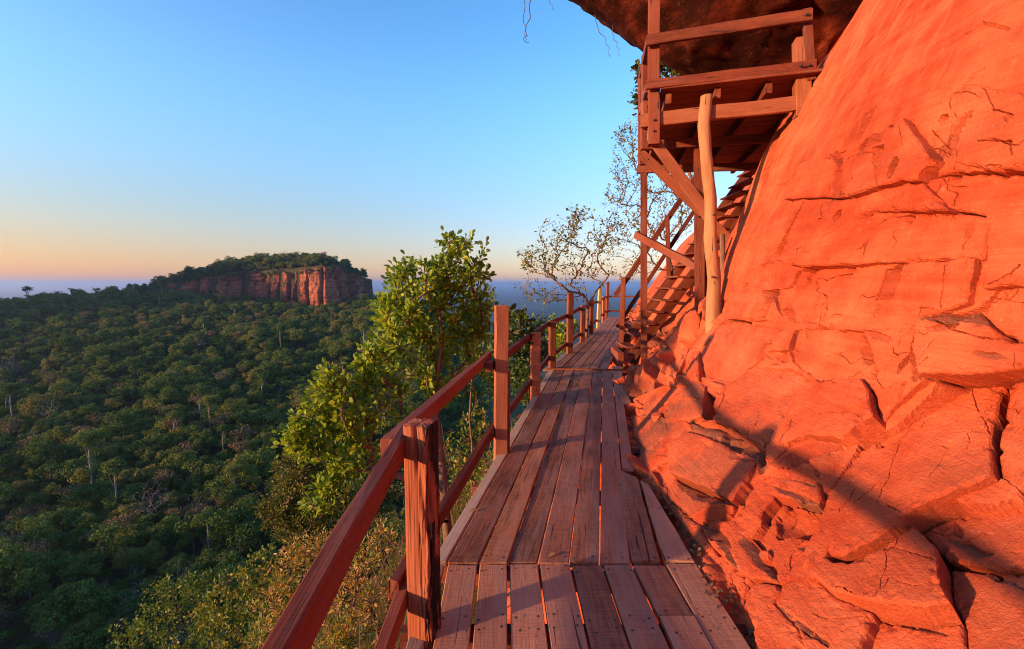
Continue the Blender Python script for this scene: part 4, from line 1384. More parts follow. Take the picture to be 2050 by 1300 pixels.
def hewn_post(name, x, y, z0, z1, w, d, yaw, parent):
    """the big weathered corner post, adzed and rotten along one edge"""
    n_c, n_r = 88, 110
    a = np.linspace(0, 4, n_c, endpoint=False)
    side = np.floor(a).astype(int)
    t = a - side
    cx = np.select([side == 0, side == 1, side == 2, side == 3], [-.5 + t, 0 * t + .5, .5 - t, 0 * t - .5])
    cy_ = np.select([side == 0, side == 1, side == 2, side == 3], [0 * t - .5, -.5 + t, 0 * t + .5, .5 - t])
    rr_ = np.hypot(cx, cy_)
    k_ = np.minimum(1, 0.655 / rr_)
    cx, cy_ = cx * k_, cy_ * k_
    zz = np.linspace(z0, z1, n_r)
    Zp, A2 = np.meshgrid(zz, a, indexing='ij')
    CX, CY = cx[None, :] * w + 0 * Zp, cy_[None, :] * d + 0 * Zp
    nxx, nyy = cx / np.hypot(cx, cy_), cy_ / np.hypot(cx, cy_)
    disp = 0.004 * fbm(A2 * 2.0, Zp * 1.0, 4.0, 3) + 0.0035 * fbm(A2 * 16, Zp * 2.0, 9.0, 3)
    rot_ = np.exp(-((A2 - 1.25) / 0.42) ** 2)
    disp -= rot_ * 0.030 * np.clip(0.35 + 1.6 * fbm(A2 * 5, Zp * 4.0, 14.0, 4), 0, 1.4)
    # a split running down the front from the top
    disp -= 0.018 * np.exp(-((A2 - 0.52 + 0.5 * (Zp - 0.9)) / 0.07) ** 2) * sstep(Zp, 0.70, 0.86)
    X, Y = CX + nxx[None, :] * disp, CY + nyy[None, :] * disp
    Ztop = Zp + np.where(Zp > z1 - 0.001, 0.010 * fbm(A2 * 4, A2 * 0, 3.0, 3), 0)
    V = np.stack([X, Ztop, -Y], -1).reshape(-1, 3)      # local: y up the grain
    top_c = len(V)
    rings_in = [0.7, 0.35]
    Vt, base = [V], (n_r - 1) * n_c
    Q = []
    i, j = np.meshgrid(np.arange(n_r - 1), np.arange(n_c), indexing='ij')
    j2 = (j + 1) % n_c
    Q.append(np.stack([i * n_c + j, i * n_c + j2, (i + 1) * n_c + j2, (i + 1) * n_c + j], -1).reshape(-1, 4))
    prev = base
    cnt = len(V)
    for f in rings_in:
        ring = V[base:base + n_c] * np.array([f, 1, f])
        ring[:, 1] = z1 + 0.010 * fbm(ring[:, 0] * 60, ring[:, 2] * 9, 5.0, 3) + 0.004
        Vt.append(ring)
        jj = np.arange(n_c)
        Q.append(np.stack([prev + jj, prev + (jj + 1) % n_c, cnt + (jj + 1) % n_c, cnt + jj], -1))
        prev = cnt
        cnt += n_c
    Vt.append(np.array([[0, z1 + 0.004, 0]]))
    T = np.stack([prev + np.arange(n_c), prev + (np.arange(n_c) + 1) % n_c, np.full(n_c, cnt)], -1)
    me = mesh_np(name, np.concatenate(Vt), [T, np.concatenate(Q)], M_HEWN, smooth=False)
    cyw, syw = math.cos(yaw), math.sin(yaw)
    M = Matrix(((cyw, 0, syw, x), (syw, 0, -cyw, y), (0, 1, 0, 0), (0, 0, 0, 1)))
    return link(name, me, parent, M)


hp = hewn_post("post", -0.392, 1.915, -0.06, 0.952, 0.116, 0.116, R(-17), rail)
hp["label"] = "thick weathered split post with a blackened rotten edge"
POSTS = [(-0.105, 4.07, 1.355, .115, .10, M_POST), (0.322, 6.20, 0.885, .125, .09, M_POST), (0.735, 8.25, 0.87, .115, .09, M_POST),
         (1.285, 10.05, 1.335, .13, .09, M_POST), (1.855, 11.95, 0.985, .11, .08, M_POST), (2.465, 14.1, 1.06, .115, .08, M_RED),
         (3.07, 16.2, 1.39, .115, .09, M_LICHEN), (3.84, 19.1, 1.0, .11, .08, M_POST), (4.41, 21.1, 1.63, .11, .08, M_TAN)]
lean = [0.012, 0.0, 0.0, 0.0, 0.01, 0.0, 0.06, 0.0, 0.02]
for (x, y, h_, w_, d_, m_), ln in zip(POSTS, lean):
    s_ = 0.196 if y < 8 else 0.29
    beam("post", (x, y, -0.12), (x + ln, y, h_), w_, d_, m_, rail, up=(-s_, 1, 0), rings=7, bev=0.005)
beam("post", (-0.035, 4.16, -0.1), (-0.035, 4.16, 0.74), 0.03, 0.09, M_RED, rail, up=(0, 1, 0))
# top rails run on the outer face of the posts, two lengths lapped beside the thick post
oy = -0.085
TR = [((-0.60, -0.6, 0.78), (-0.512, 2.02, 0.865))]
beam("rail", (-0.375, -0.55, 0.855), (-0.480, 2.0, 0.865), 0.05, 0.095, M_RED, rail, rings=7)
beam("rail", (-0.532, 1.87, 0.855), (-0.225, 4.35, 0.855), 0.055, 0.085, M_RED, rail, rings=7)
pts_top = [(-0.20, 4.0, 0.815), (0.235, 6.15, 0.825), (0.655, 8.22, 0.82), (1.20, 10.02, 0.84), (1.775, 11.92, 0.89), (2.385, 14.07, 0.90), (2.99, 16.2, 0.90), (3.76, 19.07, 0.92), (4.32, 21.1, 0.93)]
pts_low = [(-0.185, 4.0, 0.20), (0.25, 6.15, 0.20), (0.665, 8.22, 0.20), (1.205, 10.02, 0.21), (1.78, 11.92, 0.22), (2.39, 14.07, 0.23), (3.0, 16.2, 0.24), (3.77, 19.07, 0.25), (4.32, 21.1, 0.26)]
for P_ in (pts_top, pts_low):
    for a in range(len(P_) - 1):
        p, q = Vector(P_[a]), Vector(P_[a + 1])
        d_ = (q - p).normalized() * 0.10
        beam("rail", p - d_ * 0.6, q + d_ * 0.4, 0.045, 0.085, M_RED, rail)
beam("rail", (-0.490, -0.5, 0.17), (-0.482, 2.02, 0.17), 0.05, 0.09, M_RED, rail)
beam("rail", (-0.518, 1.88, 0.21), (-0.17, 4.2, 0.21), 0.05, 0.085, M_RED, rail)
beam("rail", (4.40, 21.16, 0.95), (6.9, 21.0, 0.95), 0.05, 0.08, M_RED, rail)
beam("rail", (4.40, 21.16, 0.28), (6.9, 21.0, 0.28), 0.05, 0.08, M_RED, rail)
beam("post", (6.9, 21.1, -0.3), (6.9, 21.1, 1.1), 0.1, 0.1, M_RED, rail)

# ---- raised platform on its props
plat = thing("viewing_platform", "raised red timber platform on posts and braces against the cliff", "platform", (2.37, 8.04, 0))
corner = beam("corner_post", at(1310, -150, 5.60), at(1309, 290, 5.60), 0.135, 0.11, M_RED, plat, up=(0.28, 0.96, 0), rings=7)
prail = beam("rail", at(1294, 82, 5.52), at(1626, 30, 5.06), 0.045, 0.118, M_TAN, plat, rings=7)
mrail = beam("rail", at(1293, 171, 5.52), at(1633, 131, 5.06), 0.045, 0.105, M_RED, plat, rings=7)
beam("rail_post", at(1615, 20, 5.14), at(1624, 160, 5.14), 0.09, 0.05, M_RED, plat, up=(0.28, 0.96, 0))
blk_ = beam("stub_post", at(1604, 80, 5.22), at(1606, 235, 5.22), 0.15, 0.15, M_TAN, plat, up=(0.28, 0.96, 0), rings=5)
# floor boards lie across, seen from below
v0, v1 = Vector((1.76, 5.55)), Vector((3.55, 5.03))
vx = (v1 - v0).normalized()
ux = Vector((0.215, 0.9766))
for q in range(22):
    o2 = v0 + ux * (0.19 * q)
    wdt = 1.9 + 0.085 * q
    a_, b_ = o2 + vx * -0.02, o2 + vx * (wdt + 0.35)
    beam("floor_board", (a_.x, a_.y, 3.80), (b_.x, b_.y, 3.80), 0.183, 0.03, M_RED, plat, rings=3)
for f in (0.04, 0.33, 0.62, 0.93, 1.2):
    a_ = v0 + vx * (1.82 * f) + ux * 0.02
    b_ = a_ + ux * 4.0
    beam("floor_joist", (a_.x, a_.y, 3.715), (b_.x, b_.y, 3.715), 0.065, 0.11, M_RED, plat, rings=4)
beam("bearer", at(1283, 243, 5.66), at(1600, 207, 5.20), 0.07, 0.155, M_TAN, plat, rings=7)
beam("bearer", at(1284, 293, 6.85), at(1590, 274, 6.30), 0.07, 0.12, M_RED, plat, rings=7)
beam("bearer", at(1275, 340, 8.05), at(1540, 333, 7.55), 0.08, 0.12, M_RED, plat, rings=7)
# valley side of the platform
beam("side_rail", at(1297, 84, 5.62), at(1279, 166, 8.0), 0.045, 0.11, M_RED, plat)
beam("side_rail", at(1295, 176, 5.62), at(1279, 236, 8.0), 0.045, 0.10, M_RED, plat)
beam("side_post", at(1285, 150, 7.4), at(1284, 330, 7.4), 0.10, 0.09, M_RED, plat, up=(1, 0, 0))
beam("side_post", at(1291, 110, 6.5), at(1289, 300, 6.5), 0.09, 0.08, M_RED, plat, up=(1, 0, 0))
beam("side_board", at(1297, 222, 5.62), at(1279, 282, 8.0), 0.03, 0.14, M_RED, plat)
beam("cleat", at(1293, 205, 5.68), at(1293, 232, 5.68), 0.10, 0.10, M_TAN, plat, up=(0, 1, 0))
# props and braces
beam("main_post", at(1289, 338, 8.04), (2.372, 8.04, -0.35), 0.115, 0.10, M_RED, plat, up=(0.28, 0.96, 0), rings=9)
sq = at(1402, 622, 6.65)
beam("square_post", at(1399, 296, 6.72), (sq.x, sq.y, min(sq.z, cliff_z(sq.x, sq.y)) - 0.25), 0.13, 0.12, M_RED, plat, up=(0.28, 0.96, 0), rings=9)
beam("thin_post", at(1412, 430, 6.75), at(1413, 620, 6.7), 0.06, 0.06, M_RED, plat, up=(0.28, 0.96, 0), rings=4)
brace1 = beam("brace", at(1283, 306, 6.78), at(1492, 512, 6.05), 0.05, 0.125, M_TAN, plat, up=(0.5, 0, 1), rings=8)
beam("brace", at(1308, 280, 5.70), at(1424, 442, 5.48), 0.05, 0.125, M_TAN, plat, up=(0.5, 0, 1), rings=8)
beam("tie_beam", at(1272, 470, 7.90), at(1394, 534, 6.80), 0.07, 0.12, M_RED, plat, rings=6)


def tube(mb, pts, rad_, sides=6, a=0.5, cap=True):
    pts = np.asarray(pts, float)
    n = len(pts)
    rad_ = np.broadcast_to(np.asarray(rad_, float), (n,))
    tg = np.gradient(pts, axis=0) if n > 2 else np.repeat(pts[1:] - pts[:1], 2, axis=0)
    tg /= np.linalg.norm(tg, axis=1, keepdims=True) + 1e-9
    ref = np.where(np.abs(tg[:, 2:3]) > 0.9, np.array([[1.0, 0, 0]]), np.array([[0, 0, 1.0]]))
    u = np.cross(tg, ref)
    u /= np.linalg.norm(u, axis=1, keepdims=True) + 1e-9
    v = np.cross(tg, u)
    th_ = np.arange(sides) / sides * 2 * math.pi
    V = pts[:, None, :] + rad_[:, None, None] * (np.cos(th_)[None, :, None] * u[:, None, :] + np.sin(th_)[None, :, None] * v[:, None, :])
    i, j = np.meshgrid(np.arange(n - 1), np.arange(sides), indexing='ij')
    j2 = (j + 1) % sides
    Q = np.stack([i * sides + j, (i + 1) * sides + j, (i + 1) * sides + j2, i * sides + j2], -1).reshape(-1, 4)
    mb.add(V.reshape(-1, 3), Q=Q, a=a)


# the peeled log prop: knotty, slightly bent
lg = [at(1415, 192, 5.42), at(1409, 250, 5.42), at(1414, 320, 5.42), at(1423, 400, 5.42), at(1422, 480, 5.42), at(1430, 560, 5.42)]
lb = at(1429, 622, 5.42)
lb.z = min(lb.z, cliff_z(lb.x, lb.y)) - 0.15
lg.append(lb)
lgn = np.array([tuple(p) for p in lg])
tt2 = np.linspace(0, len(lgn) - 1, 60)
lp = np.column_stack([np.interp(tt2, np.arange(len(lgn)), lgn[:, c]) for c in range(3)])
ctr = lp.mean(0)
rad60 = 0.062 + 0.014 * np.linspace(0, 1, 60) + 0.006 * gnoise(np.linspace(0, 9, 60), 0.5)
V = []
sides = 18
for q in range(60):
    a = np.arange(sides) / sides * 2 * math.pi
    rr_ = rad60[q] * (1 + 0.24 * fbm(np.cos(a) * 1.6, np.sin(a) * 1.6 + q * 0.10, 2.0, 4) + 0.05 * gnoise(a * 4, np.full(sides, q * 0.06), 4.0))
    V.append(np.column_stack([lp[q, 0] - ctr[0] + rr_ * np.cos(a), np.full(sides, lp[q, 2] - ctr[2]), -(lp[q, 1] - ctr[1] + rr_ * np.sin(a))]))
V = np.concatenate(V)
i, j = np.meshgrid(np.arange(59), np.arange(sides), indexing='ij')
j2 = (j + 1) % sides
Q = np.stack([i * sides + j, i * sides + j2, (i + 1) * sides + j2, (i + 1) * sides + j], -1).reshape(-1, 4)
V = np.vstack([V, [[lp[0, 0] - ctr[0], lp[0, 2] - ctr[2], -(lp[0, 1] - ctr[1])]]])
T = np.array([(len(V) - 1, (a + 1) % sides, a) for a in range(sides)])
lm = link("log_prop", mesh_np("log_prop", V, [T, Q], M_LOG, smooth=True), plat,
          Matrix(((1, 0, 0, ctr[0]), (0, 0, -1, ctr[1]), (0, 1, 0, ctr[2]), (0, 0, 0, 1))))
lm["label"] = "pale peeled log prop under the platform"
mb = MB()
p_ = [at(1446, 470, 5.75), at(1447, 540, 5.75), at(1449, 606, 5.75)]
tube(mb, [tuple(p) for p in p_], [0.032, 0.036, 0.04], 8)
link("pole_prop", mb.mesh("pole_prop", M_BARK, True), plat)
# bolts at the joints
for px, py, Y, own_ in ((1314, 72, 5.49, prail), (1313, 174, 5.49, mrail), (1310, 240, 5.53, corner), (1309, 262, 5.53, corner), (1616, 28, 5.03, prail), (1604, 130, 5.03, mrail), (1621, 130, 5.03, mrail), (1297, 320, 6.70, brace1), (1399, 434, 6.3, brace1), (1430, 430, 5.33, lm), (1429, 555, 5.33, lm)):
    mb = MB()
    p = at(px, py, Y)
    tube(mb, [tuple(p + Vector((0, 0.03, 0))), tuple(p + Vector((0, -0.006, 0))), tuple(p + Vector((0, -0.012, 0)))], [0.012, 0.012, 0.004], 8)
    link("bolt", mb.mesh("bolt", M_NAIL, True), own_)

# ---- staircase
st_ = thing("wooden_staircase", "steep red timber staircase climbing from the walkway to the platform", "staircase", (2.4, 9.6, 0))
far0, far1 = Vector((2.30, 9.90, 0.02)), Vector((5.05, 9.90, 3.93))
nea0, nea1 = Vector((2.44, 9.20, 0.05)), Vector((5.05, 9.20, 3.75))
beam("stringer", far0, far1, 0.05, 0.20, M_RED, st_, rings=6)
beam("stringer", nea0, nea1, 0.05, 0.20, M_RED, st_, rings=6)
sl = (3.93 - 0.02) / (5.05 - 2.30)
for q in range(16):
    z = 0.26 + 0.238 * q
    x = 2.30 + (z - 0.02) / sl - 0.04
    beam("step", (x, 9.12, z), (x, 10.0, z), 0.25, 0.035, M_RED, st_, rings=3)
    beam("riser_cleat", (x + .02, 9.24, z - 0.10), (x + 0.17, 9.24, z - 0.10), 0.04, 0.15, M_RED, st_, rings=2)
hr = [at(1232, 592, 9.98), at(1400, 345, 9.98)]
beam("handrail", hr[0], hr[1], 0.05, 0.11, M_RED, st_, rings=6)
beam("mid_rail", at(1235, 655, 9.98), at(1398, 410, 9.98), 0.045, 0.085, M_RED, st_, rings=6)
beam("newel_post", at(1248, 555, 9.85), at(1243, 722, 9.85), 0.10, 0.10, M_RED, st_, up=(0.3, 1, 0), rings=6)
beam("baluster_post", at(1336, 432, 9.9), at(1339, 560, 9.9), 0.09, 0.09, M_RED, st_, up=(0.3, 1, 0), rings=5)
beam("base_block", (2.18, 9.05, 0.02), (2.24, 9.95, 0.02), 0.12, 0.30, M_RED, st_, rings=3)

# ------------------------------------------------------------------ plants: branching and leaves
LEAF_V = np.array([(0, 0, 0), (-.16, .22, .035), (.16, .22, .035), (-.30, .60, .06), (0, .58, -.01), (.30, .60, .06), (-.17, .88, .01), (.17, .88, .01), (0, 1.0, -.06)])
LEAF_T = np.array([(0, 4, 1), (0, 2, 4), (1, 4, 3), (2, 5, 4), (3, 4, 6), (4, 5, 7), (4, 8, 6), (4, 7, 8)])
THIN_V = np.array([(0, 0, 0), (-.16, .45, .04), (.16, .45, .04), (0, 1.0, -.05)])
THIN_T = np.array([(0, 3, 1), (0, 2, 3)])
DIA_V = np.array([(0, -.5, 0), (.42, 0, .12), (0, .55, 0), (-.42, 0, .12)])
DIA_T = np.array([(0, 1, 3), (1, 2, 3)])


def leaves(mb, P, dirs, size, rnd, r, template='broad', flat=0.6):
    """leaf blades at P pointing along dirs"""
    n = len(P)
    if n == 0:
        return
    LV, LT = {'broad': (LEAF_V, LEAF_T), 'thin': (THIN_V, THIN_T), 'dia': (DIA_V, DIA_T)}[template]
    y = dirs / (np.linalg.norm(dirs, axis=1, keepdims=True) + 1e-9)
    up = np.column_stack([r.normal(0, flat, n), r.normal(0, flat, n), np.ones(n)])
    x = np.cross(y, up)
    x /= np.linalg.norm(x, axis=1, keepdims=True) + 1e-9
    z = np.cross(x, y)
    size = np.broadcast_to(size, (n,))
    V = P[:, None, :] + size[:, None, None] * (LV[None, :, 0:1] * x[:, None, :] + LV[None, :, 1:2] * y[:, None, :] + LV[None, :, 2:3] * z[:, None, :])
    T = LT[None] + (np.arange(n) * len(LV))[:, None, None]
    mb.add(V.reshape(-1, 3), T=T.reshape(-1, 3), a=np.repeat(rnd, len(LV)))


def grow(trunk, targets, r, step=0.12, wig=0.18, sag=0.0):
    """join every target to the nearest growing node; returns nodes, parents"""
    nodes = [np.array(p, float) for p in trunk]
    par = [-1] + list(range(len(trunk) - 1))
    tips = []
    root = nodes[min(len(nodes) - 1, max(1, len(nodes) // 3))]
    order = np.argsort(np.linalg.norm(targets - root, axis=1) + r.normal(0, 0.05, len(targets)))
    start = max(1, len(trunk) // 3)
    for t in targets[order]:
        N = np.array(nodes[start:])
        dd = N - t
        d = np.linalg.norm(dd, axis=1) + 1e-6
        dr_ = N - np.array(nodes)[np.array(par)[start:]]
        cs_ = -(dr_ * dd).sum(1) / (d * (np.linalg.norm(dr_, axis=1) + 1e-6))
        d = d * (1.45 - 0.65 * cs_) + 0.25 * np.maximum(0, dd[:, 2])
        b = int(np.argmin(d)) + start
        p0 = nodes[b]
        L = np.linalg.norm(t - p0)
        m = max(2, int(L / step))
        cur = b
        off = r.normal(0, wig * L, 3) * 0.35
        for q in range(1, m + 1):
            f = q / m
            p = p0 + (t - p0) * f + off * math.sin(f * math.pi) * 0.6 + np.array([0, 0, -sag * L * math.sin(f * math.pi)])
            if q < m:
                p = p + r.normal(0, 0.05 * step, 3)
            nodes.append(p)
            par.append(cur)
            cur = len(nodes) - 1
        tips.append(cur)
    return np.array(nodes), np.array(par), tips


def wood_mesh(nodes, par, tip_r, expo=0.45, sides=5, rmax=9.0):
    n = len(nodes)
    cnt = np.zeros(n)
    child = np.zeros(n, int)
    for q in range(n - 1, -1, -1):
        if child[q] == 0:
            cnt[q] = 1
        if par[q] >= 0:
            cnt[par[q]] += cnt[q]
            child[par[q]] += 1
    rr_ = np.minimum(tip_r * cnt ** expo, rmax)
    A, B = nodes[par[1:]], nodes[1:]
    ok = par[1:] >= 0
    A, B = A[ok], B[ok]
    ra, rb = rr_[par[1:]][ok], rr_[1:][ok]
    ra = np.minimum(ra, rb * 1.5)
    t = B - A
    t /= np.linalg.norm(t, axis=1, keepdims=True) + 1e-9
    ref = np.where(np.abs(t[:, 2:3]) > 0.9, np.array([[1.0, 0, 0]]), np.array([[0, 0, 1.0]]))
    u = np.cross(t, ref)
    u /= np.linalg.norm(u, axis=1, keepdims=True) + 1e-9
    v = np.cross(t, u)
    th_ = np.arange(sides) / sides * 2 * math.pi
    c = np.cos(th_)[None, :, None] * u[:, None, :] + np.sin(th_)[None, :, None] * v[:, None, :]
    A2 = A - t * ra[:, None] * 0.3
    B2 = B + t * rb[:, None] * 0.3
    V = np.concatenate([A2[:, None, :] + ra[:, None, None] * c, B2[:, None, :] + rb[:, None, None] * c], 1)
    m = len(A)
    j = np.arange(sides)
    q = np.stack([j, j + sides, (j + 1) % sides + sides, (j + 1) % sides], -1)
    Q = q[None] + (np.arange(m) * 2 * sides)[:, None, None]
    return V.reshape(-1, 3), Q.reshape(-1, 4)


def blob_points(blobs, r, shell=0.35):
    """blobs: (px, py, Y, radius px, count[, depth factor])"""
    out_ = []
    for b in blobs:
        c = np.array(tuple(at(b[0], b[1], b[2])))
        rad_ = b[3] / F_PX * b[2]
        d = r.normal(size=(b[4], 3))
        d /= np.linalg.norm(d, axis=1, keepdims=True)
        rr_ = rad_ * (r.random(b[4]) ** shell)
        d *= rr_[:, None]
        if len(b) > 5:
            d[:, 1] *= b[5]
        out_.append(c + d)
    return np.concatenate(out_)


_lv = {}


def leaf_variant(mat, v):
    key = (mat.name, round(v * 11))
    if key not in _lv:
        _lv[key] = mesh_np("leaf", LEAF_V, LEAF_T, mat, np.full(len(LEAF_V), round(v * 11) / 11))
    return _lv[key]


def plant(name, label, cat, trunk, targets, leaf, lm_, bm_, seed, per=10, size=(.08, .13), tip_r=0.003, spread=0.12, template='broad', step=0.12, expo=0.45,
          group=None, droop=0.0, wig=0.18, rnd_bias=0.0, leaf_along=0.0, crown_name="crown", sides=5, flat=0.6, single=0):
    r = np.random.default_rng(seed)
    base = Vector(tuple(trunk[0]))
    root = thing(name, label, cat, base, group)
    nodes, par, tips = grow([tuple(p) for p in trunk], targets, r, step, wig)
    V, Q = wood_mesh(nodes, par, tip_r, expo, sides)
    off = np.array(tuple(base))
    link("trunk", mesh_np("trunk", V - off, Q, bm_, smooth=True), root, Matrix.Translation(base))
    if leaf:
        mb = MB()
        P = nodes[tips]
        back = P - nodes[par[tips]]
        n = len(P) * per
        idx = np.repeat(np.arange(len(P)), per)
        d = r.normal(size=(n, 3))
        d /= np.linalg.norm(d, axis=1, keepdims=True)
        bk = back[idx] / (np.linalg.norm(back[idx], axis=1, keepdims=True) + 1e-9)
        d = d + 0.7 * bk + np.array([0, 0, 0.15 - droop])
        d /= np.linalg.norm(d, axis=1, keepdims=True)
        pos = P[idx] + d * (r.random((n, 1)) * spread) * 0.7 - bk * (r.random((n, 1)) * spread)
        sz = r.uniform(size[0], size[1], n)
        rnd = np.clip(r.beta(2, 2.2, n) * 0.75 + 0.25 * r.random(len(P))[idx] + rnd_bias, 0, 1)
        if single:
            # the leaves that show largest are parts of their own
            lx_, ly_ = project(pos)
            key = sz / pos[:, 1] + 0.012 * r.random(n)
            # keep the ones on the near side, facing the walkway
            near_ = np.argsort(-(key - 0.02 * (pos[:, 1] - pos[:, 1].min())))[:single]
            msk = np.zeros(n, bool)
            msk[near_] = True
            for q in near_:
                y_ = Vector(d[q])
                u_ = Vector((r.normal(0, flat), r.normal(0, flat), 1))
                x_ = y_.cross(u_).normalized()
                z_ = x_.cross(y_)
                M_ = Matrix((x_ * sz[q], y_ * sz[q], z_ * sz[q])).transposed().to_4x4()
                M_.translation = Vector(pos[q])
                link("leaf", leaf_variant(lm_, rnd[q]), root, M_)
            pos, d, sz, rnd = pos[~msk], d[~msk], sz[~msk], rnd[~msk]
        leaves(mb, pos - off, d, sz, rnd, r, template, flat)
        co_ = link(crown_name, mb.mesh(crown_name, lm_), root, Matrix.Translation(base))
        if single:
            co_["kind"] = "stuff"
    return root


r_ = np.random.default_rng(42)
# the broad-leaved tree beside the walkway
bl = [(845, 560, 5.3, 62, 26), (930, 520, 5.3, 50, 20), (905, 495, 5.3, 26, 9), (960, 545, 5.3, 32, 10), (800, 640, 5.2, 62, 28), (880, 640, 5.4, 70, 30), (760, 690, 5.1, 48, 18), (830, 720, 5.1, 72, 26),
      (920, 700, 5.5, 60, 16), (700, 790, 4.9, 55, 22), (640, 800, 4.8, 45, 18), (770, 800, 5.0, 62, 22), (620, 880, 4.7, 40, 16), (680, 890, 4.8, 50, 16), (655, 960, 4.7, 34, 12), (730, 870, 4.9, 50, 14), (600, 850, 4.7, 24, 8), (870, 790, 5.3, 45, 10), (960, 620, 5.6, 36, 8), (805, 575, 5.3, 40, 18), (775, 620, 5.2, 34, 14), (735, 725, 5.1, 36, 14), (885, 570, 5.4, 45, 16), (840, 640, 5.1, 50, 16), (600, 900, 4.7, 28, 10), (690, 840, 4.8, 40, 12), (660, 760, 4.8, 30, 10), (592, 868, 4.7, 24, 8), (640, 1005, 4.7, 24, 8), (700, 940, 4.8, 30, 8), (945, 600, 5.5, 36, 16), (970, 660, 5.6, 34, 12), (930, 650, 5.5, 40, 14), (950, 720, 5.6, 36, 10), (900, 580, 5.4, 34, 10)]
tg = blob_points(bl, r_)
trk = [at(893, 1040, 5.15), at(889, 980, 5.15), at(883, 920, 5.15), at(874, 860, 5.18), at(868, 800, 5.2), at(876, 740, 5.25), at(884, 680, 5.3), at(880, 620, 5.3)]
b0 = trk[0].copy()
gz = float(ground_z(b0.x, b0.y))
trk = [Vector((b0.x + .05, b0.y, gz - 0.1)), Vector((b0.x + .03, b0.y, (gz + b0.z) / 2))] + trk
plant("broadleaf_tree", "broad-leaved green tree in low sun just outside the railing", "tree", trk, tg, True, M_LEAF_BROAD, M_BARK, 5, per=21, size=(.038, .085), tip_r=0.0046, spread=0.15, single=300, flat=2.2)
# second, darker one behind the tall post
bl = [(1040, 660, 6.4, 36, 10), (1000, 690, 6.6, 30, 6), (1065, 680, 6.3, 18, 5), (965, 690, 6.8, 40, 10), (985, 600, 6.8, 26, 5), (945, 760, 6.8, 45, 10), (1020, 630, 6.6, 16, 4)]
tg = blob_points(bl, r_)
g0 = float(ground_z(-0.62, 6.7))
trk = [Vector((-.62, 6.7, g0 - .1)), at(945, 890, 6.75), at(940, 840, 6.75), at(944, 770, 6.75), at(950, 700, 6.75), at(955, 650, 6.75)]
plant("broadleaf_tree", "darker slim broad-leaved tree behind the tall railing post", "tree", trk, tg, True, M_LEAF_DARK, M_BARK, 6, per=9, size=(.08, .14), tip_r=0.0035, spread=0.15, single=150, flat=1.5)
# thin half-bare trees beyond the walkway
bl = [(1120, 470, 13, 45, 40), (1160, 440, 13, 35, 30), (1080, 510, 13, 40, 34), (1200, 480, 13, 45, 34), (1190, 540, 13, 40, 22), (1110, 530, 13, 35, 22), (1050, 520, 13, 25, 16), (1150, 510, 13.2, 55, 26), (1060, 580, 12.5, 30, 14), (1100, 590, 12.5, 30, 12), (1140, 580, 12.8, 34, 14), (1230, 450, 13.5, 30, 18)]
bl = [(a, b, c, d, int(e * 1.7)) for a, b, c, d, e in bl]
tg = blob_points(bl, r_, 0.5)
g0 = at(1172, 720, 13.0)
trk = [Vector((g0.x, g0.y, float(ground_z(g0.x, g0.y)) - .2)), at(1173, 690, 13), at(1176, 640, 13), at(1178, 610, 13), at(1168, 560, 13)]
plant("thin_tree", "thin half-bare tree with small russet leaves beside the far end of the railing", "tree", trk, tg, True, M_LEAF_SPARSE, M_BARK, 8, per=4, size=(.05, .11), tip_r=0.0044, spread=0.16, template='broad', step=0.3, droop=0.4, expo=0.42, wig=.08)
bl = [(1260, 290, 15.5, 40, 40), (1300, 330, 15.5, 55, 50), (1250, 350, 15.5, 36, 34), (1240, 400, 15.5, 36, 34), (1310, 400, 15.5, 60, 60), (1360, 370, 15.5, 50, 40), (1270, 450, 15.5, 40, 36), (1330, 460, 15.5, 50, 44), (1230, 480, 15.5, 34, 26), (1280, 520, 15.5, 36, 26), (1380, 420, 15.5, 40, 30), (1250, 540, 15.5, 30, 16), (1250, 260, 15.5, 22, 16)]
bl = [(a, b, c, d, int(e * 1.5)) for a, b, c, d, e in bl]
tg = blob_points(bl, r_, 0.5)
trk = [at(1350, 640, 15.5), at(1352, 590, 15.5), at(1345, 540, 15.5), at(1335, 490, 15.5), at(1325, 440, 15.5)]
trk[0].z = min(trk[0].z, cliff_z(trk[0].x, trk[0].y)) - 0.2
plant("thin_tree", "bushy half-bare tree seen through the staircase and props", "tree", trk, tg, True, M_LEAF_SPARSE, M_BARK, 9, per=4, size=(.05, .11), tip_r=0.0044, spread=0.18, template='broad', step=0.3, droop=0.2, expo=0.42, wig=.08)
bl = [(1335, 120, 12.5, 26, 26), (1350, 170, 12.5, 40, 44), (1380, 150, 12.5, 26, 20), (1290, 140, 12.5, 18, 18), (1284, 200, 12.5, 18, 20), (1310, 230, 12.5, 30, 24), (1300, 170, 12.5, 22, 18), (1390, 190, 12.5, 24, 18)]
tg = blob_points(bl, r_)
trk = [at(1400, 520, 12.6), at(1398, 440, 12.6), at(1385, 360, 12.6), at(1360, 290, 12.6), at(1345, 230, 12.6)]
trk[0].z = min(trk[0].z, cliff_z(trk[0].x, trk[0].y)) - 0.2
plant("evergreen_tree", "leafy evergreen tree glimpsed between overhanging rock and platform", "tree", trk, tg, True, M_LEAF_OLIVE, M_BARK, 10, per=12, size=(.08, .14), tip_r=0.006, spread=0.25, template='broad', step=0.25)


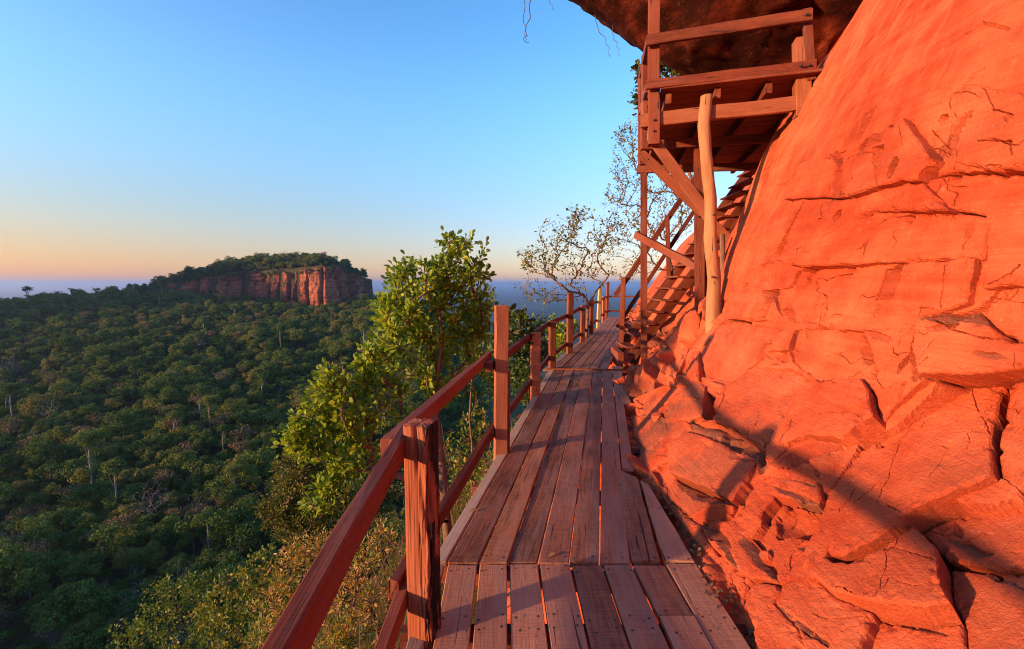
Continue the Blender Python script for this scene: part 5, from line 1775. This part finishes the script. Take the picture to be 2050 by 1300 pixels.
def bush(name, label, cat, blobs, lm_, seed, per=10, size=(.04, .08), template='broad', tip_r=.003, group=None, rnd_bias=0.0, spread=.12, base=None, step=.15, shell=.4, flat=1.6):
    r = np.random.default_rng(seed)
    tg_ = blob_points(blobs, r, shell)
    c = tg_.mean(0)
    if base is None:
        bx, by = c[0] + 0.2, c[1]
    else:
        bx, by = base
    gz_ = float(ground_z(bx, by))
    gz_ = min(gz_, tg_[:, 2].min() - 0.1)
    bz = float(ground_z(bx, by)) - 0.15
    h0 = max(0.15, (c[2] - bz))
    trk_ = [Vector((bx, by, bz)), Vector((bx * .7 + c[0] * .3, by * .7 + c[1] * .3, bz + h0 * .35)), Vector((bx * .4 + c[0] * .6, by * .4 + c[1] * .6, bz + h0 * .65)), Vector((c[0], c[1], bz + h0 * .9))]
    return plant(name, label, cat, trk_, tg_, True, lm_, M_BARK, seed, per=per, size=size, tip_r=tip_r, spread=spread, template=template, step=step, group=group, rnd_bias=rnd_bias, flat=flat)


bush("olive_tree", "dense olive-brown rounded tree below the broad-leaved tree", "tree",
     [(600, 960, 12, 60, 150, .8), (560, 1020, 12, 46, 110, .8), (640, 1030, 12, 62, 150, .8), (690, 990, 12, 50, 110, .8), (600, 910, 12, 34, 60, .8), (590, 1060, 12, 45, 80, .8), (670, 940, 12.2, 44, 80, .8), (710, 1040, 12, 40, 70, .8)],
     M_LEAF_OLIVE, 61, per=16, size=(.05, .10), spread=.22, step=.3, tip_r=.005)
gl = "leafy shrubs on the slope below the walkway"
bush("shrub", "green shrub with yellow tips at the bottom edge, lowest on the slope", "shrub", [(330, 1210, 12, 55, 80), (270, 1270, 12, 50, 60), (390, 1180, 12, 40, 50), (400, 1270, 11.5, 60, 70), (330, 1300, 11.5, 60, 60)], M_LEAF_SCRUB, 62, per=13, size=(.05, .10), spread=.2, group=gl, rnd_bias=-.22)
bush("shrub", "yellow-green shrub left of the front handrail", "shrub", [(470, 1190, 9.5, 55, 60), (520, 1140, 9.5, 45, 50), (470, 1270, 9, 60, 60), (430, 1220, 9.5, 40, 40)], M_LEAF_SCRUB, 63, per=12, size=(.05, .10), spread=.18, group=gl, rnd_bias=-.08)
bush("shrub", "orange-tinged thin-leaved shrub under the front handrail", "shrub", [(590, 1130, 7.2, 55, 60), (640, 1100, 7.2, 42, 45), (560, 1200, 7, 62, 60), (650, 1180, 7, 50, 40)], M_LEAF_SCRUB, 64, per=11, size=(.05, .11), template='thin', spread=.16, group=gl, rnd_bias=.24)
bush("shrub", "russet twiggy shrub between the front handrail and thick post", "shrub", [(720, 1150, 5.2, 50, 44), (760, 1080, 5.4, 46, 34), (700, 1240, 4.8, 60, 50), (770, 1200, 4.9, 40, 30)], M_LEAF_SCRUB, 65, per=8, size=(.045, .10), template='thin', spread=.16, group=gl, rnd_bias=.24)
bush("shrub", "shadowed green shrub under the broad-leaved tree", "shrub", [(760, 960, 8, 55, 60), (700, 930, 8.2, 50, 50), (800, 920, 8.2, 45, 40), (740, 1030, 7.6, 50, 44)], M_LEAF_DARK, 66, per=12, size=(.05, .1), spread=.2, group=gl)
bush("shrub", "twiggy green shrub between the thick post and tall post", "shrub", [(930, 900, 7, 45, 40), (960, 850, 7.2, 40, 36), (920, 960, 6.6, 40, 30), (960, 930, 6.4, 24, 14)], M_LEAF_SCRUB, 67, per=8, size=(.04, .08), spread=.16, group=gl, rnd_bias=-.1)
bush("shrub", "low scrub at the foot of the thick post", "shrub", [(620, 1270, 5.4, 60, 50), (540, 1290, 6, 60, 50), (690, 1290, 4.6, 40, 30)], M_LEAF_SCRUB, 68, per=9, size=(.05, .1), template='thin', spread=.16, group=gl, rnd_bias=.1)
bush("slope_tree", "dark green tree crown just beyond the rail, right of the tall post", "tree", [(1040, 740, 17, 42, 90), (1030, 690, 17, 30, 50), (1080, 700, 18, 30, 50), (1060, 780, 16, 34, 50)], M_LEAF_DARK, 69, per=16, size=(.09, .16), spread=.35, step=.35, tip_r=.006, group="trees on the slope by the walkway")
bush("slope_tree", "small yellow-green tree behind the short second railing post", "tree", [(1125, 690, 13, 16, 24), (1110, 660, 13.5, 18, 24), (1140, 660, 14, 14, 18), (1120, 720, 12.5, 14, 16)], M_LEAF_BROAD, 70, per=11, size=(.08, .14), spread=.28, step=.3, tip_r=.005, group="trees on the slope by the walkway")
bush("slope_tree", "mid green tree below the rail between tall post and bare tree", "tree", [(1000, 760, 24, 36, 70), (980, 720, 25, 30, 50), (1030, 640, 30, 22, 40), (1080, 655, 32, 24, 40)], M_LEAF_DARK, 71, per=16, size=(.13, .22), spread=.5, step=.5, tip_r=.008, group="trees on the slope by the walkway", base=(-.8, 25))

# low scrub, grass and twigs covering the slope
mb = MB()
r = np.random.default_rng(77)
n = 30000
yy = r.uniform(0.2, 1, n) ** 1.5 * 26
ll = 0.25 + r.random(n) ** 1.3 * 15
xx = DECK_L(yy) - ll
clump = fbm(xx * 0.9, yy * 0.9, 3.0, 3)
keep = clump > -0.28 + 0.25 * r.random(n)
xx, yy = xx[keep], yy[keep]
hh = r.random(len(xx)) ** 1.3 * (0.28 + 0.9 * np.clip(fbm(xx * 0.5, yy * 0.5, 9.0, 2) + 0.25, 0, 1))
P = np.column_stack([xx, yy, ground_z(xx, yy) + hh])
d = r.normal(size=P.shape)
d[:, 2] += 0.5
rn = np.clip(0.45 + 0.55 * fbm(xx * 0.35, yy * 0.35, 13.0, 2) + r.normal(0, .2, len(xx)), 0, 1)
dist_ = np.hypot(xx, yy)
leaves(mb, P, d, np.clip(0.05 + 0.006 * dist_, .05, .2) * r.uniform(.7, 1.4, len(xx)), rn, r, 'thin')
n = 5200
yy = r.uniform(0.2, 1, n) ** 1.4 * 14
xx = DECK_L(yy) - 0.3 - r.random(n) ** 1.2 * 8
zz = ground_z(xx, yy)
for q in range(n):
    L = r.uniform(.25, .95)
    a = r.normal(0, .28, 2)
    w = r.uniform(.003, .007)
    p0 = np.array([xx[q], yy[q], zz[q] - .03])
    p1 = p0 + np.array([a[0] * L * .5, a[1] * L * .5, L * .62])
    p2 = p0 + np.array([a[0] * L * 1.3, a[1] * L * 1.3, L * (0.95 - abs(a[0]) * .5)])
    s_ = np.array([w, w * .4, 0])
    mb.add([p0 - s_, p0 + s_, p1 - s_, p1 + s_, p2], T=[(2, 3, 4)], Q=[(0, 1, 3, 2)], a=r.uniform(.55, 1.0))
und = link("undergrowth", mb.mesh("undergrowth", M_LEAF_SCRUB))
tag(und, "tangled orange and green scrub and dry grass covering the slope", "undergrowth", kind="stuff")

# dry twigs standing in the scrub
tw = MB()
for q in range(150):
    y = r.uniform(2.5, 9)
    x = float(DECK_L(y)) - r.uniform(.4, 5)
    z = float(ground_z(x, y))
    h_ = r.uniform(.6, 1.9)
    pts = [np.array([x, y, z - .05])]
    a = r.normal(0, .28, 2)
    for s_ in range(1, 6):
        pts.append(pts[-1] + np.array([a[0] * h_ / 5 + r.normal(0, .03), a[1] * h_ / 5 + r.normal(0, .03), h_ / 5]))
    tube(tw, pts, np.linspace(.007, .0022, 6), 4)
    for b in range(r.integers(2, 5)):
        p0 = pts[r.integers(2, 5)]
        dv_ = r.normal(0, 1, 3)
        dv_[2] = abs(dv_[2]) + .3
        dv_ /= np.linalg.norm(dv_)
        L = r.uniform(.15, .5)
        tube(tw, [p0, p0 + dv_ * L * .5 + r.normal(0, .03, 3), p0 + dv_ * L], [.004, .003, .0015], 4)
tag(link("dry_twigs", tw.mesh("dry_twigs", M_BARK, True)), "bare brown twigs sticking up through the scrub", "twigs", kind="stuff")

# ------------------------------------------------------------------ the valley forest
def lobe_crown(mb, r, lobes, n_leaf, size, core=True):
    for (c, rad_) in lobes:
        k_ = int(n_leaf * rad_ ** 2)
        d = r.normal(size=(k_, 3))
        d /= np.linalg.norm(d, axis=1, keepdims=True)
        d = d[(d[:, 2] > -0.55) | (r.random(k_) < 0.3)]
        k_ = len(d)
        lum = 1 + 0.22 * fbm(d[:, 0] * 1.8 + c[0], d[:, 1] * 1.8 + c[1], d[:, 2] * 1.8 + c[2], 2)
        p = c + d * (rad_ * r.uniform(.72, 1.06, (k_, 1)) * lum[:, None]) * np.array([1, 1, .8])
        nd = d + r.normal(0, .55, d.shape)
        nd /= np.linalg.norm(nd, axis=1, keepdims=True)
        # blade lies across the outward direction
        t = np.cross(nd, r.normal(size=nd.shape))
        t /= np.linalg.norm(t, axis=1, keepdims=True) + 1e-9
        b = np.cross(nd, t)
        s_ = size * r.uniform(.6, 1.5, k_)
        V = p[:, None, :] + s_[:, None, None] * (DIA_V[None, :, 0:1] * b[:, None, :] + DIA_V[None, :, 1:2] * t[:, None, :] - DIA_V[None, :, 2:3] * nd[:, None, :])
        T = DIA_T[None] + (np.arange(k_) * 4)[:, None, None]
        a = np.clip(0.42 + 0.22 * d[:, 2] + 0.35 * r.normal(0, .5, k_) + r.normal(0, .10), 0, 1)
        mb.add(V.reshape(-1, 3), T=T.reshape(-1, 3), a=np.repeat(a, 4))


def make_proto(kind, seed):
    """one forest tree, base at the origin, as (crown mesh or None, trunk mesh)"""
    r = np.random.default_rng(seed)
    cr, tk = MB(), MB()
    if kind in ("round", "tall", "umbrella", "emergent", "brown"):
        jr_ = r.uniform(.8, 1.25, 3)
        H, RR, cz, fl = {"round": (8, 3.6, 3.9, 1.0), "tall": (12, 3.1, 5.6, 1.5), "umbrella": (10, 4.4, 5.4, .72), "emergent": (19, 4.4, 14.5, .75), "brown": (9, 3.4, 5.8, .9)}[kind]
        RR, cz, fl = RR * jr_[0], cz * (0.5 + 0.5 * jr_[1]), fl * jr_[2]
        lobes = []
        nl = {"round": 14, "tall": 15, "umbrella": 15, "emergent": 13, "brown": 11}[kind]
        for q in range(nl):
            d = r.normal(size=3)
            d /= np.linalg.norm(d)
            rr_ = r.random() ** .45
            c = np.array([d[0] * RR * .72 * rr_, d[1] * RR * .72 * rr_, cz + d[2] * RR * fl * .62 * rr_])
            lr_ = RR * r.uniform(.20, .44)
            lobes.append((c, lr_))
            for q2 in range(r.integers(1, 4)):
                d2 = r.normal(size=3)
                d2 /= np.linalg.norm(d2)
                d2[2] = abs(d2[2]) * .7
                lobes.append((c + d2 * lr_ * .95, lr_ * r.uniform(.35, .6)))
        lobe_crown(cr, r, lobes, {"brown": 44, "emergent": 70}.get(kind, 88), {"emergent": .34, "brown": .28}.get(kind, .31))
        zs = np.linspace(-1.2, cz, 6)
        ben = r.normal(0, .12, (6, 2)).cumsum(0) * (0.5 if kind == "emergent" else 1)
        ben[0] = 0
        tr = {"emergent": .34, "tall": .22}.get(kind, .2)
        pts = np.column_stack([ben, zs])
        tube(tk, pts, np.linspace(tr, tr * .55, 6), 7)
        for c, rad_ in lobes[:9]:
            b0_ = pts[r.integers(3, 6)]
            mid = (b0_ + c) / 2 + r.normal(0, .25, 3)
            tube(tk, [b0_, mid, c], [tr * .42, tr * .28, tr * .1], 5)
    else:
        # bare tree: a forking skeleton with fine twigs
        H = 10 if kind == "bare" else 6
        tgt = []
        for q in range(300 if kind == "bare" else 170):
            d = r.normal(size=3)
            d /= np.linalg.norm(d)
            d[2] = abs(d[2]) * 1.1
            tgt.append(np.array([0, 0, H * .42]) + d * np.array([H * .36, H * .36, H * .5]) * r.random() ** .4)
        trk_ = [(0, 0, -1.0), (.05, 0, H * .18), (-.05, .1, H * .34), (0, .1, H * .46)]
        nodes, par, tips = grow(trk_, np.array(tgt), r, .4, .08)
        V, Q = wood_mesh(nodes, par, .011, .46, 4)
        tk.add(V, Q=Q)
        if kind == "bare_leafy":
            P = nodes[tips]
            idx = np.repeat(np.arange(len(P)), 4)
            p = P[idx] + r.normal(0, .25, (len(idx), 3))
            leaves(cr, p, r.normal(size=p.shape), r.uniform(.2, .42, len(p)), r.random(len(p)), r, 'dia')
    return cr, tk


PROTO = []
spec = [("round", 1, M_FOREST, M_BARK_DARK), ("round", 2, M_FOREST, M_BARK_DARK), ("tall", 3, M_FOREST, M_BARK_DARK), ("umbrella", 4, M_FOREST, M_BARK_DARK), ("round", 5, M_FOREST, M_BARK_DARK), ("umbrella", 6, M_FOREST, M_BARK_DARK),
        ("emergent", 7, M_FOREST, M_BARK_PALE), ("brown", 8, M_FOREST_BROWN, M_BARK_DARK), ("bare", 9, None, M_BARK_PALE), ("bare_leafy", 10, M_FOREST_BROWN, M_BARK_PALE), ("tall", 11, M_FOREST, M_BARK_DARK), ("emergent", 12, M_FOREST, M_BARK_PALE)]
pcol = bpy.data.collections.new("forest_prototypes")
for q, (kd, sd, lm_, bm_) in enumerate(spec):
    cr, tk = make_proto(kd, sd)
    tm = tk.mesh("forest_trunk", bm_, True)
    cm = cr.mesh("forest_crown", lm_) if cr.n else None
    # joined copy for the far mass
    V = np.concatenate(tk.V + cr.V)
    F, mi = [], []
    off = tk.n
    mats = [bm_] + ([lm_] if lm_ else [])
    Qs = np.concatenate(tk.Q)
    if cr.n:
        Ts = np.concatenate(cr.T) + off
        F, mi = [Qs, Ts], np.concatenate([np.zeros(len(Qs)), np.ones(len(Ts))])
    else:
        F, mi = [Qs], np.zeros(len(Qs))
    jm = mesh_np("forest_tree_far", V, F, mats, np.concatenate(tk.A + cr.A), False, mi)
    jo = bpy.data.objects.new("far_tree_%02d" % q, jm)
    pcol.objects.link(jo)
    PROTO.append((kd, cm, tm))

r = np.random.default_rng(99)
pts = []
gx_, gy_ = [], []
# jittered scatter, wider than the picture on the valley side
step_ = 2.75
for cy0 in np.arange(18, 600, step_):
    x_lo, x_hi = -1.35 * cy0 - 40, -0.10 * cy0 + 8
    xs = np.arange(x_lo, x_hi, step_)
    gx_.append(xs + r.uniform(-.48, .48, len(xs)) * step_)
    gy_.append(cy0 + r.uniform(-.48, .48, len(xs)) * step_)
fx, fy = np.concatenate(gx_), np.concatenate(gy_)
lat = DECK_L(fy) - fx
din, _ = mesa_in(fx, fy)
keep = (lat > 13) & ((din > 3) | (din < -5)) & (r.random(len(fx)) < 0.9) & (fy < 575)
keep &= (fx > -520) & ((fy < 470) | (din > 3))
fx, fy, din = fx[keep], fy[keep], din[keep]
fz = ground_z(fx, fy)
dens = fbm(fx * .02, fy * .02, 44.0, 2)
ty_ = np.zeros(len(fx), int)
pr = r.random(len(fx))
p_bare = np.clip(0.07 + 0.40 * (dens - 0.10), 0.02, .34) * np.where(fy > 120, .45, 1.0) + 0.20 * (fy < 75)
ty_ = np.where(pr < p_bare * .5, 8, np.where(pr < p_bare, 9, np.where(pr < p_bare + .05 + .1 * np.clip(dens, 0, 1), 7, np.where(pr < p_bare + .05 + .1 * np.clip(dens, 0, 1) + np.where(fy > 120, .004, .014), 6, -1))))
ty_ = np.where((ty_ == 6) & (r.random(len(fx)) < .5), 11, ty_)
ty_ = np.where(ty_ < 0, np.array([0, 1, 2, 4, 10, 0, 1, 4, 3, 5])[r.integers(0, 10, len(fx))], ty_)
sc_ = np.clip(r.lognormal(-.20, .46, len(fx)) * (1 + .5 * fbm(fx * .03, fy * .03, 66.0, 2)), .28, 1.9) * 0.66
sc_ *= np.where(din > 3, 1.15, 1.0) * np.where((din < 0) & (din > -32), .62, 1.0) * np.where(fy < 60, .72, 1.0)
sc_ = np.where((ty_ == 6) | (ty_ == 11), np.clip(sc_, .6, 1.0), sc_)
ty_ = np.where((din > 3) & ((ty_ == 6) | (ty_ == 11)), 0, ty_)
rt_ = r.uniform(0, 6.283, len(fx))

# a few trees that stand out in the photograph, placed by hand: (px, py of the foot, distance, proto, scale, label)
SPECIAL = [
    (188, 1010, 118, 6, 0.98, "tall tree with a long pale bare trunk, lower middle of the forest", "tree"),
    (238, 1068, 105, 11, 0.80, "pale-trunked tree with a rounded tawny crown below the tallest one", "tree"),
    (22, 805, 165, 6, 0.95, "pale-trunked tall tree at the left edge of the forest", "tree"),
    (355, 945, 140, 11, 0.72, "grey-trunked round-headed tree in the middle of the forest", "tree"),
    (400, 745, 250, 8, 1.35, "spreading bare grey tree rising above the mid-slope canopy", "bare tree"),
    (528, 850, 185, 11, 0.72, "umbrella-headed tree with a grey trunk near the broad-leaved tree", "tree"),
    (365, 1130, 75, 8, 0.85, "bare pinkish tree standing above the shrubs", "bare tree"),
    (235, 1160, 66, 8, 0.62, "white dead tree with crooked branches", "dead tree"),
    (75, 1250, 48, 9, 0.80, "tall bare-branched tree at the lower left corner", "bare tree"),
    (150, 1290, 44, 8, 0.62, "small bare tree near the bottom left edge", "bare tree"),
    (320, 1050, 110, 9, .7, "slim tree with thin yellowish crown and pale stem", "tree"),
    (500, 1075, 62, 9, .62, "sparse green tree with thin pale stems beside the olive tree", "tree"),
    (290, 562, 400, 3, .95, "dark round tree alone on the skyline left of the mesa", "tree"),
    (225, 580, 395, 5, .7, "small flat-topped tree on the ridge skyline", "tree"),
    (145, 590, 390, 0, 1.2, "broad dark tree standing up from the left ridge", "tree"),
]
ind = []
for (px, py, Y, t, s_, lb_, ct_) in SPECIAL:
    p = at(px, py, Y)
    ind.append((p.x, p.y, float(ground_z(p.x, p.y)), t, s_, r.uniform(0, 6.28), lb_, ct_, None))
ppx, ppy = project(np.column_stack([fx, fy, fz + 5]))
app = sc_ / np.hypot(fx, fy) * np.where(np.isin(ty_, (6, 11)), 1.6, 1.0)
inview = (ppx > -40) & (ppx < 960) & (ppy < 1320) & (ppy > 480)
order = np.argsort(np.where(inview, -app, 9))
NIND = 270
LBL = {0: "rounded dark green tree in the forest canopy of the valley", 1: "rounded dark green tree in the forest canopy of the valley", 4: "rounded dark green tree in the forest canopy of the valley",
       2: "tall narrow green tree among the valley forest", 10: "tall narrow green tree among the valley forest",
       3: "wide flat-crowned green tree in the valley forest", 5: "wide flat-crowned green tree in the valley forest",
       6: "pale-trunked tree rising over the valley canopy", 11: "pale-trunked tree rising over the valley canopy",
       7: "brownish thin-leaved tree in the valley forest", 8: "leafless grey tree in the valley forest", 9: "half-bare tree with few brown leaves in the valley forest"}
for q in order[:NIND]:
    ind.append((fx[q], fy[q], fz[q], int(ty_[q]), float(sc_[q]), rt_[q], LBL[int(ty_[q])], "tree", "trees of the valley forest: " + LBL[int(ty_[q])].split(" in ")[0].split(" among ")[0].split(" rising ")[0]))
for (x, y, z, t, s_, ro, lb_, ct_, gr_) in ind:
    kd, cm, tm = PROTO[t]
    root = bpy.data.objects.new("forest_tree" if "bare" not in kd else "bare_tree", None)
    COL.objects.link(root)
    root.matrix_basis = Matrix.Translation((x, y, z)) @ Matrix.Rotation(ro, 4, 'Z') @ Matrix.Scale(s_, 4)
    tag(root, lb_, ct_, gr_)
    for nm_, me_ in (("trunk", tm), ("crown", cm)):
        if me_ is not None:
            c_ = bpy.data.objects.new(nm_, me_)
            COL.objects.link(c_)
            c_.parent = root
# low scrub on the mesa: rim, ledges and clefts, joined to the far mass
rm_ = np.random.default_rng(505)
kq = rm_.integers(20, ns - 20, 420)
kv = np.where(rm_.random(420) < .6, rm_.integers(nv - 9, nv - 2, 420), rm_.integers(2, nv - 6, 420))
keepv = (kv > nv - 10) | (cleft[kq] > 2.0) | (kv < 12) | (rm_.random(420) < .25)
mv = Vm.reshape(ns, nv, 3)[kq[keepv], kv[keepv]]
n0 = len(fx)
gxm, gym = rm_.uniform(-350, -160, 900), rm_.uniform(400, 500, 900)
dm, _ = mesa_in(gxm, gym)
okm = (dm > -1.0) & (dm < 45)
gxm, gym = gxm[okm], gym[okm]
gzm = ground_z(gxm, gym)
fx, fy, fz = np.concatenate([fx, mv[:, 0], gxm]), np.concatenate([fy, mv[:, 1] , gym]), np.concatenate([fz, mv[:, 2] - 1.2, gzm])
na_ = len(fx) - n0
ty_ = np.concatenate([ty_, np.array([0, 1, 4, 5, 3, 7])[rm_.integers(0, 6, na_)]])
sc_ = np.concatenate([sc_, np.where(np.arange(na_) < len(mv), rm_.uniform(.22, .5, na_), rm_.uniform(.4, .95, na_))])
rt_ = np.concatenate([rt_, rm_.uniform(0, 6.28, na_)])
rest = np.concatenate([order[NIND:], np.arange(n0, n0 + na_)])
fm = bpy.data.meshes.new("forest")
fm.vertices.add(len(rest))
fm.vertices.foreach_set("co", np.column_stack([fx, fy, fz])[rest].astype(np.float32).ravel())
for nm_, typ, val in (("tree_kind", 'INT', ty_[rest].astype(np.int32)), ("tree_scale", 'FLOAT', sc_[rest].astype(np.float32)), ("tree_turn", 'FLOAT', rt_[rest].astype(np.float32))):
    a_ = fm.attributes.new(nm_, typ, 'POINT')
    a_.data.foreach_set("value", val)
forest = link("forest", fm)
tag(forest, "dense green forest covering the valley and the mesa slopes", "forest", kind="stuff")
ng = bpy.data.node_groups.new("forest_scatter", 'GeometryNodeTree')
ng.interface.new_socket("Geometry", in_out='INPUT', socket_type='NodeSocketGeometry')
ng.interface.new_socket("Geometry", in_out='OUTPUT', socket_type='NodeSocketGeometry')
gi, go = ng.nodes.new("NodeGroupInput"), ng.nodes.new("NodeGroupOutput")
iop = ng.nodes.new("GeometryNodeInstanceOnPoints")
ci = ng.nodes.new("GeometryNodeCollectionInfo")
ci.inputs["Collection"].default_value = pcol
ci.inputs["Separate Children"].default_value = True
ci.inputs["Reset Children"].default_value = True
iop.inputs["Pick Instance"].default_value = True


def named(nm_, typ):
    nd = ng.nodes.new("GeometryNodeInputNamedAttribute")
    nd.data_type = typ
    nd.inputs["Name"].default_value = nm_
    return nd.outputs[0]


cxyz = ng.nodes.new("ShaderNodeCombineXYZ")
ng.links.new(named("tree_turn", 'FLOAT'), cxyz.inputs[2])
ng.links.new(gi.outputs[0], iop.inputs["Points"])
ng.links.new(ci.outputs[0], iop.inputs["Instance"])
ng.links.new(named("tree_kind", 'INT'), iop.inputs["Instance Index"])
ng.links.new(cxyz.outputs[0], iop.inputs["Rotation"])
ng.links.new(named("tree_scale", 'FLOAT'), iop.inputs["Scale"])
ng.links.new(iop.outputs[0], go.inputs[0])
forest.modifiers.new("scatter", 'NODES').node_group = ng

# ------------------------------------------------------------------ small things
def stone(name, label, p, rx_, ry_, rz_, seed, rot=0.0, mat=M_ROCK, group=None):
    r = np.random.default_rng(seed)
    th_, ph_ = np.meshgrid(np.linspace(0, 2 * math.pi, 28, endpoint=False), np.linspace(.02, math.pi - .02, 18), indexing='ij')
    dx_, dy_, dz_ = np.sin(ph_) * np.cos(th_), np.sin(ph_) * np.sin(th_), np.cos(ph_)
    rr_ = np.ones(dx_.shape)
    for q in range(9):
        n_ = r.normal(size=3)
        n_ /= np.linalg.norm(n_)
        c_ = r.uniform(.5, .8)
        dt = dx_ * n_[0] + dy_ * n_[1] + dz_ * n_[2]
        rr_ = np.minimum(rr_, np.where(dt > .05, c_ / np.maximum(dt, .05), 9))
    rr_ *= 1 + .05 * fbm(dx_ * 3, dy_ * 3, dz_ * 3 + seed, 3)
    V = np.stack([dx_ * rr_ * rx_, dy_ * rr_ * ry_, dz_ * rr_ * rz_], -1).reshape(-1, 3)
    i, j = np.meshgrid(np.arange(28), np.arange(17), indexing='ij')
    i2 = (i + 1) % 28
    Q = np.stack([i * 18 + j, i * 18 + j + 1, i2 * 18 + j + 1, i2 * 18 + j], -1).reshape(-1, 4)
    o_ = link(name, mesh_np(name, V, Q, mat, np.full(len(V), 0.6), smooth=False), None, Matrix.Translation(p) @ Matrix.Rotation(rot, 4, 'Y'))
    return tag(o_, label, "rock", group)


p = at(1388, 665, 5.9)
stone("standing_slab", "tall rounded rock slab leaning on the cliff beside the log prop", p, .17, .22, .36, 3, .2)
p = at(1312, 868, 4.6)
stone("loose_stone", "small block of red stone resting at the foot of the cliff", (p.x, p.y, cliff_z(p.x, p.y) + .03), .07, .08, .06, 4)
p = on_deck(1264, 735)
p2 = at(1264, 728, 8.2)
stone("pale_stone", "pale flat stone on the rock beside the walkway", (2.15, 8.15, cliff_z(2.15, 8.15) + .03), .16, .09, .04, 5, mat=M_BARK_PALE)
p = at(1345, 850, 4.4)
stone("loose_stone", "larger rough stone on the ledge above the narrow deck board", (p.x, p.y, cliff_z(p.x, p.y) - .02), .14, .16, .09, 6)
# broken bamboo cane lying on the rock
a_, b_ = at(1296, 742, 7.5), at(1368, 684, 6.9)
mb = MB()
a_.z, b_.z = cliff_z(a_.x, a_.y) + .05, cliff_z(b_.x, b_.y) + .05
pp = [np.array(tuple(a_.lerp(b_, t))) for t in np.linspace(0, 1, 12)]
tube(mb, pp, [.040, .038, .030, .024, .026, .020, .018, .020, .016, .015, .017, .013], 8)
tag(link("bamboo_cane", mb.mesh("bamboo_cane", M_LOG, True)), "pale bamboo cane lying on the rock at the post's foot", "cane")

# fallen leaves caught between deck and rock
mb = MB()
r = np.random.default_rng(123)
n = 900
yy = r.uniform(1.3, 3.9, n)
xx = 0.98 + r.random(n) * .20
zz = np.array([cliff_z(a, b) for a, b in zip(xx, yy)])
kl_ = zz < -0.015
xx, yy, zz = xx[kl_], yy[kl_], zz[kl_]
n = len(xx)
zz = zz + r.random(n) * .03 + .005
leaves(mb, np.column_stack([xx, yy, zz]), np.column_stack([r.normal(size=n), r.normal(size=n), r.normal(0, .35, n)]), r.uniform(.02, .042, n), r.random(n) * .6, r, 'broad')
tag(link("leaf_litter", mb.mesh("leaf_litter", M_LEAF_DRY)), "dry fallen leaves caught between the deck and the rock", "leaf litter", kind="stuff")
for (px, py, lb_) in ((1097, 1118, "curled pale dry leaf on the walkway near the plank joint"), (940, 1027, "small red-brown leaf on the pale outer board"), (1114, 793, "yellow leaf lying on the walkway by the second post")):
    p = on_deck(px, py)
    mb = MB()
    leaves(mb, np.zeros((1, 3)), np.array([[.8, .5, .15]]), .055, np.array([.9]), r, 'broad', .2)
    tag(link("fallen_leaf", mb.mesh("fallen_leaf", M_LEAF_DRY), None, Matrix.Translation((p.x, p.y, .008))), lb_, "leaf")

# vines and roots hanging from the overhang
def vine(label, pts_px, Y, curl, rad_, seed, name="hanging_vine"):
    r = np.random.default_rng(seed)
    P = np.array([tuple(at(a, b, Y)) for a, b in pts_px])
    t = np.linspace(0, len(P) - 1, 46)
    C = np.column_stack([np.interp(t, np.arange(len(P)), P[:, c]) for c in range(3)])
    f = np.linspace(0, 1, 46)
    C[:, 0] += curl * (np.sin(f * 26) * f + gnoise(f * 6, seed * 1.7) * .8)
    C[:, 1] += curl * np.cos(f * 26) * f
    mb = MB()
    tube(mb, C, np.linspace(rad_, rad_ * .45, 46), 5)
    return tag(link(name, mb.mesh(name, M_BARK_DARK, True)), label, "vine")


vine("thin straight vine hanging in the sky left of the overhang", [(1044, -110), (1045, -40), (1050, 40), (1053, 80)], 9.4, .03, .010, 1)
vine("curly vine with coiled tip hanging in the sky", [(1062, -110), (1060, -20), (1061, 30), (1052, 70), (1055, 84)], 9.4, .055, .012, 2)
vine("short root dangling from the edge of the overhang", [(1190, 30), (1196, 55), (1215, 85), (1222, 114)], 9.6, .03, .008, 3)
vine("fine forked root below the overhang's lower edge", [(1225, 50), (1228, 75), (1236, 90), (1240, 112)], 9.6, .03, .007, 4)
vine("stray twig at the top of the sky beside the overhang", [(1085, -60), (1098, 0), (1109, 20)], 9.5, .015, .007, 5)

# ------------------------------------------------------------------ haze over the valley and plain
hb = MB()
hx0, hx1, hy0, hy1, hz0, hz1 = -61000, 61000, -61000, 61000, -250, 86
hv = [(x, y, z) for z in (hz0, hz1) for y in (hy0, hy1) for x in (hx0, hx1)]
hb.add(hv, Q=[(0, 2, 3, 1), (4, 5, 7, 6), (0, 1, 5, 4), (2, 6, 7, 3), (0, 4, 6, 2), (1, 3, 7, 5)])
k = NT("haze")
pv = k.n("VolumePrincipled")
k.set(pv, "Color", (0.48, 0.66, 1.0, 1))
k.set(pv, "Density", 0.00011)
k.set(pv, "Anisotropy", 0.6)
k.t.links.new(pv.outputs[0], k.out.inputs["Volume"])
haze = link("haze", hb.mesh("haze", k.m))
tag(haze, "pale blue evening haze over valley and plain", "haze", kind="stuff")
